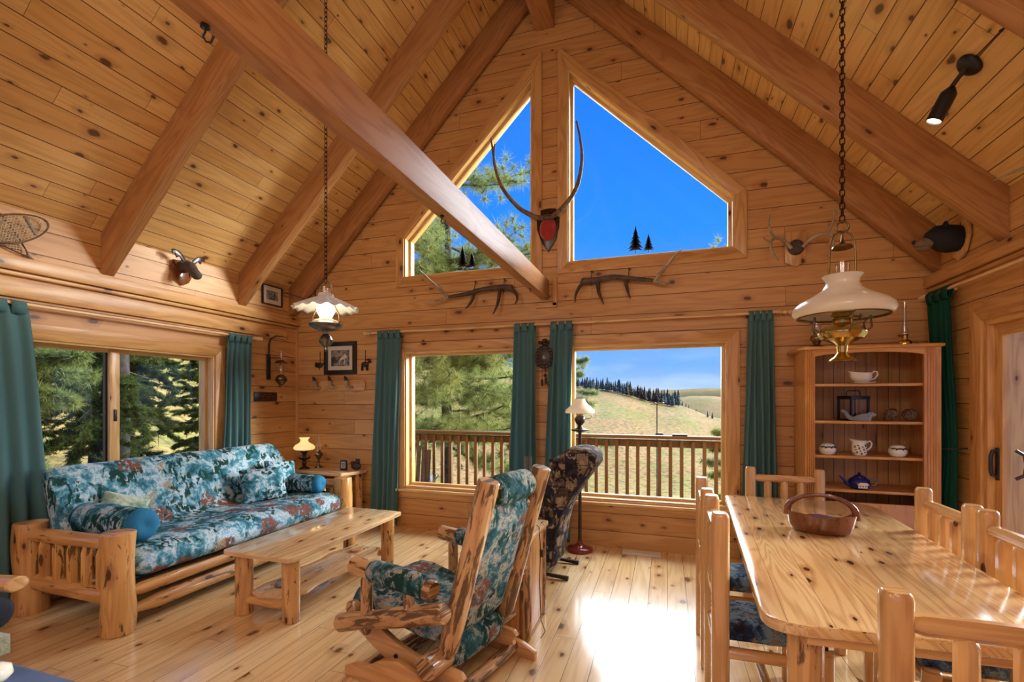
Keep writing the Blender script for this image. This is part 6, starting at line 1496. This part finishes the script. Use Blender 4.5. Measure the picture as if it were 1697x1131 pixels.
# ---------------------------------------------------------------- nearby trees
import numpy as np
def tris_obj(name, tri, mat_, parent, kind='stuff'):
    v = np.asarray(tri, dtype=np.float32).reshape(-1, 3); n_ = len(v) // 3
    me = bpy.data.meshes.new(name); me.vertices.add(len(v)); me.vertices.foreach_set('co', v.ravel())
    me.loops.add(len(v)); me.loops.foreach_set('vertex_index', np.arange(len(v), dtype=np.int32))
    me.polygons.add(n_); me.polygons.foreach_set('loop_start', np.arange(0, len(v), 3, dtype=np.int32)); me.polygons.foreach_set('loop_total', np.full(n_, 3, dtype=np.int32))
    me.update(); me.materials.append(M[mat_]); o = bpy.data.objects.new(name, me); COL.objects.link(o); o.parent = parent
    if kind: o['kind'] = kind
    return o
def needles(rng, centers, dirs, n_, L, w, spread):
    """tufts of long needles fanning out around each twig end"""
    C = np.repeat(centers, n_, 0); D = np.repeat(dirs, n_, 0); k = len(C)
    rv = rng.normal(size=(k, 3)); rv /= np.linalg.norm(rv, axis=1, keepdims=True)
    d = D * (1 - spread) + rv * spread; d /= np.linalg.norm(d, axis=1, keepdims=True)
    s_ = np.cross(d, rng.normal(size=(k, 3))); s_ /= np.linalg.norm(s_, axis=1, keepdims=True) + 1e-9
    ll = L * rng.uniform(0.6, 1.1, (k, 1)); b = C - D * rng.uniform(0, 0.10, (k, 1)) * 1.0
    return np.stack([b + s_ * w, b - s_ * w, b + d * ll], 1).reshape(-1, 3)
def pine(label, loc, H_, r0, zmin, nb, blen, seedv, az=None, nt=26, L=0.14, tl=7, droop=-0.15, mat_='needles', lean=(0, 0), w=0.0028, sp=0.72, zd=None):
    rnd = random.Random(seedv); rng = np.random.default_rng(seedv)
    t = empty('pine_tree', loc, 0, label, 'tree')
    m = MB(); zs = [0, H_ * 0.2, H_ * 0.4, H_ * 0.6, H_ * 0.8, H_]
    axis_ = [Vector((lean[0] * z / H_ + 0.05 * math.sin(z), lean[1] * z / H_ + 0.05 * math.cos(z * 1.3), z)) for z in zs]
    m.tube(axis_, [r0 * (1 - 0.85 * z / H_) for z in zs], 12, True, rough=0.08); m.build('trunk', M['bark'], t, smooth=60)
    m = MB(); C = []; D = []
    def ax(z):
        k = min(4, int(z / H_ * 5)); a, b = axis_[k], axis_[k + 1]; return a.lerp(b, z / H_ * 5 - k)
    for k in range(nb if zd is None else sum(q_[2] for q_ in zd)):
        z = zmin + (H_ - zmin) * (k + rnd.random()) / nb
        a = rnd.uniform(0, 2 * PI) if az is None else az[0] + rnd.uniform(-az[1], az[1])
        l_ = blen * (1 - 0.6 * ((z - zmin) / (H_ - zmin)) ** 1.5) * rnd.uniform(0.6, 1.15) if zd is None else 1
        if zd:
            j_ = k
            for z0_, z1_, n_z, bl in zd:
                if j_ < n_z: z = z0_ + (z1_ - z0_) * rnd.random(); l_ = bl * rnd.uniform(0.6, 1.15); break
                j_ -= n_z
        d = Vector((math.cos(a), math.sin(a), droop + rnd.uniform(-0.2, 0.2))).normalized(); p = ax(z); pts = [p]
        for s_ in range(6):
            d = (d + Vector((rnd.uniform(-.25, .25), rnd.uniform(-.25, .25), rnd.uniform(-.08, .14)))).normalized(); p = p + d * l_ / 6; pts.append(p)
        m.tube(pts, [max(0.005, 0.032 * (1 - i / 6.5) * min(1, l_ / 2)) for i in range(7)], 5, False)
        for i in range(1, 7):
            for q_ in range(tl if i > 1 else 2):
                f = rnd.random(); base = pts[i - 1].lerp(pts[i], f)
                td = ((pts[i] - pts[i - 1]).normalized() * 0.6 + Vector((rnd.uniform(-1, 1), rnd.uniform(-1, 1), rnd.uniform(-.5, .8)))).normalized()
                tw = base + td * rnd.uniform(0.12, 0.45) * min(1, l_ / 2)
                if rnd.random() < 0.7: m.tube([base, tw], [0.006, 0.003], 3, False)
                C.append(tw); D.append(td)
    m.build('branches', M['bark'], t, smooth=0)
    C = np.array([tuple(c) for c in C]); D = np.array([tuple(c) for c in D])
    tris_obj('needle_foliage', needles(rng, C, D, nt, L, w, sp), mat_, t)
    return t
pine('long-needled ponderosa pine filling the left gable-wall window', (-4.35, 8.9, -3.2), 12.5, 0.15, 3.0, 130, 2.9, 5, nt=70, L=0.23, tl=7, w=0.0042, sp=0.78, zd=((3.6, 6.3, 46, 2.9), (6.9, 8.7, 17, 2.3), (8.9, 12.0, 5, 2.4)))
pine('bushy young pine behind the deck railing balusters, below the big pine', (-2.4, 8.6, -3.4), 4.4, 0.07, 0.4, 40, 1.4, 9, nt=34, L=0.12, tl=9, w=0.0038)
pine('pine whose drooping branch tips show at the right of the right gable window', (2.42, 8.6, -3.0), 9.6, 0.12, 6.6, 16, 1.6, 21, az=(PI, 0.5), nt=40, L=0.15, w=0.004, zd=((7.0, 8.3, 9, 1.75),))
pine('small pine at the right end of the deck railing by the dining chair', (0.9, 7.4, -2.5), 3.6, 0.05, 1.0, 18, 0.7, 23, nt=34, L=0.11, w=0.0036)
pine('young pine showing between the floor lamp and the curtain', (-1.75, 9.6, -3.2), 5.5, 0.06, 2.6, 18, 0.85, 27, nt=34, L=0.12, w=0.0036)
def fir(label, loc, H_, r0, z0, z1, nb, blen, seedv, dens=1.0, dead=0):
    rnd = random.Random(seedv); rng = np.random.default_rng(seedv); t = empty('fir_tree', loc, 0, label, 'tree')
    m = MB(); m.tube([(0.03 * math.sin(k * 1.7), 0.03 * math.cos(k * 2.1), H_ * k / 7) for k in range(8)], [r0 * (1 - 0.7 * k / 7) for k in range(8)], 12, True, rough=0.1); m.build('trunk', M['bark'], t, smooth=60)
    m = MB(); C = []; D = []
    for k in range(nb):
        z = z0 + (z1 - z0) * (k + rnd.random()) / nb; a = rnd.uniform(0, 2 * PI); l_ = blen * rnd.uniform(0.5, 1.1)
        d = Vector((math.cos(a), math.sin(a), rnd.uniform(-0.5, 0.35))); p = Vector((0, 0, z)); pts = [p]
        for s_ in range(6): d = (d + Vector((rnd.uniform(-.25, .25), rnd.uniform(-.25, .25), rnd.uniform(-.3, .25)))).normalized(); p = p + d * l_ / 6; pts.append(p)
        m.tube(pts, [max(0.004, 0.022 * (1 - i / 6.5)) for i in range(7)], 4, False)
        for i in range(1, 7):
            for q_ in range(int(15 * dens)):
                base = pts[i - 1].lerp(pts[i], rnd.random()); dd = (pts[i] - pts[i - 1]).normalized(); sd = dd.cross(Vector((0, 0, 1))).normalized() * rnd.choice((-1, 1))
                td = (dd * 0.7 + sd * rnd.uniform(0.3, 1.0) + Vector((0, 0, rnd.uniform(-0.6, 0.4)))).normalized(); ln = rnd.uniform(0.12, 0.38) * (1.1 - i / 9)
                for f in np.linspace(0.15, 1, 6): C.append(base + td * ln * f); D.append(td)
    m.build('branches', M['bark'], t, smooth=0)
    if dead:
        m = MB()
        for k in range(dead):
            z = z0 + (z1 - z0) * rnd.random(); a = rnd.uniform(0, 2 * PI); d = Vector((math.cos(a), math.sin(a), rnd.uniform(-0.6, 0.1))); p = Vector((0, 0, z)); l_ = rnd.uniform(0.5, 1.4); pts = [p]
            for s_ in range(7): d = (d + Vector((rnd.uniform(-.4, .4), rnd.uniform(-.4, .4), rnd.uniform(-.35, .25)))).normalized(); p = p + d * l_ / 7; pts.append(p)
            m.tube(pts, [0.009 * (1 - i / 8) for i in range(8)], 3, False)
            for q_ in range(4):
                b_ = rnd.choice(pts[2:]); e_ = b_ + Vector((rnd.uniform(-1, 1), rnd.uniform(-1, 1), rnd.uniform(-1, .6))) * 0.25; m.tube([b_, e_], [0.004, 0.002], 3, False)
        m.build('dead_twigs', M['twig'], t, smooth=0)
    C = np.array([tuple(c) for c in C]); D = np.array([tuple(c) for c in D])
    tris_obj('fir_sprays', needles(rng, C, D, 16, 0.065, 0.006, 0.62), 'fir', t)
    return t
fir('dark furrowed conifer trunk with dead twigs, left in the side window', (-9.0, 4.05, -1.5), 8.0, 0.26, 1.6, 5.5, 34, 1.7, 31, 0.9, 34)
fir('thick conifer trunk directly left of the meeting stile of the side window', (-8.5, 5.2, -1.6), 8.0, 0.26, 1.2, 5.5, 32, 1.6, 33, 0.8, 20)
fir('slender grey conifer trunk in the right pane of the side window', (-8.6, 7.9, -1.8), 8.0, 0.13, 1.6, 5.6, 48, 1.6, 35, 1.1, 12)
fir('full green fir at the right side of the side window', (-8.8, 9.6, -2.0), 7.5, 0.10, 1.4, 5.6, 54, 1.6, 37, 1.1, 6)
fir('green fir farther down the slope between the two thick trunks', (-10.6, 6.6, -1.8), 8.0, 0.12, 1.6, 6.0, 54, 1.9, 39, 1.1, 6)
pine('long-needled pine low at the left of the side window', (-7.6, 3.6, -1.4), 4.0, 0.06, 0.6, 30, 1.2, 41, nt=40, L=0.16, tl=12, w=0.0045)
fir('dark fir at the left end of the side window close to the curtain', (-10.8, 3.6, -1.5), 8.0, 0.14, 1.8, 6.0, 46, 1.8, 43, 1.0, 8)
firs = [o for o in COL.objects if o.parent is None and o.name.startswith('fir_tree')]
for i, (x, y, z, s_, rz, lb) in enumerate(((-12.6, 5.0, -1.2, 1.0, 1.0, 'fir glimpsed at the left of the side window behind the furrowed trunk'), (-13.2, 7.6, -1.0, 1.05, 2.2, 'fir standing behind the meeting stile of the side window'),
        (-12.2, 10.2, -1.6, 1.0, 3.0, 'fir glimpsed behind the slender grey trunk'), (-14.5, 12.5, -1.4, 1.1, 4.1, 'fir farther back at the right end of the side window'), (-15.0, 9.6, -0.8, 1.1, 5.0, 'fir deep in the trees outside the side window, middle'),
        (-10.4, 9.0, -1.9, 0.9, 0.5, 'fir between the slender grey trunk and the full green fir'), (-15.5, 6.0, -0.6, 1.1, 0.2, 'fir deep in the trees outside the side window, left'))):
    src = firs[(3, 4, 2, 3, 4, 3, 6)[i] % len(firs)]; c_ = copy_tree(src); c_.location = (x, y, z); c_.scale = (s_,) * 3; c_.rotation_euler = (0, 0, rz); c_['label'] = lb
# sprinkler pole on the hillside
t = empty('sprinkler_pole', (-0.2, 13.0, -3.28), 0, 'thin pole with a flat fan head standing on the slope beyond the railing', 'pole')
m = MB(); m.tube([(0, 0, 0), (0, 0, 4.65)], 0.014, 8); m.build('pipe', M['bark'], t)
m = MB()
for k in range(5): m.box((0, 0, 4.66), (0.42, 0.05, 0.02), (0, R(8), R(36 * k)))
m.build('fan_head', M['antlertip'], t)
m = MB(); m.box((0.06, 0, 3.82), (0.2, 0.09, 0.12), bev=0.02); m.build('motor', M['black'], t)
m = MB(); m.box((0, 0, 0), (0.17, 0.10, 0.02)); tag(m.build('boot_tray', M['black'], loc=(0.17, 6.0, 1.066)), 'thin dark tray lying on the cap of the deck railing', 'tray')
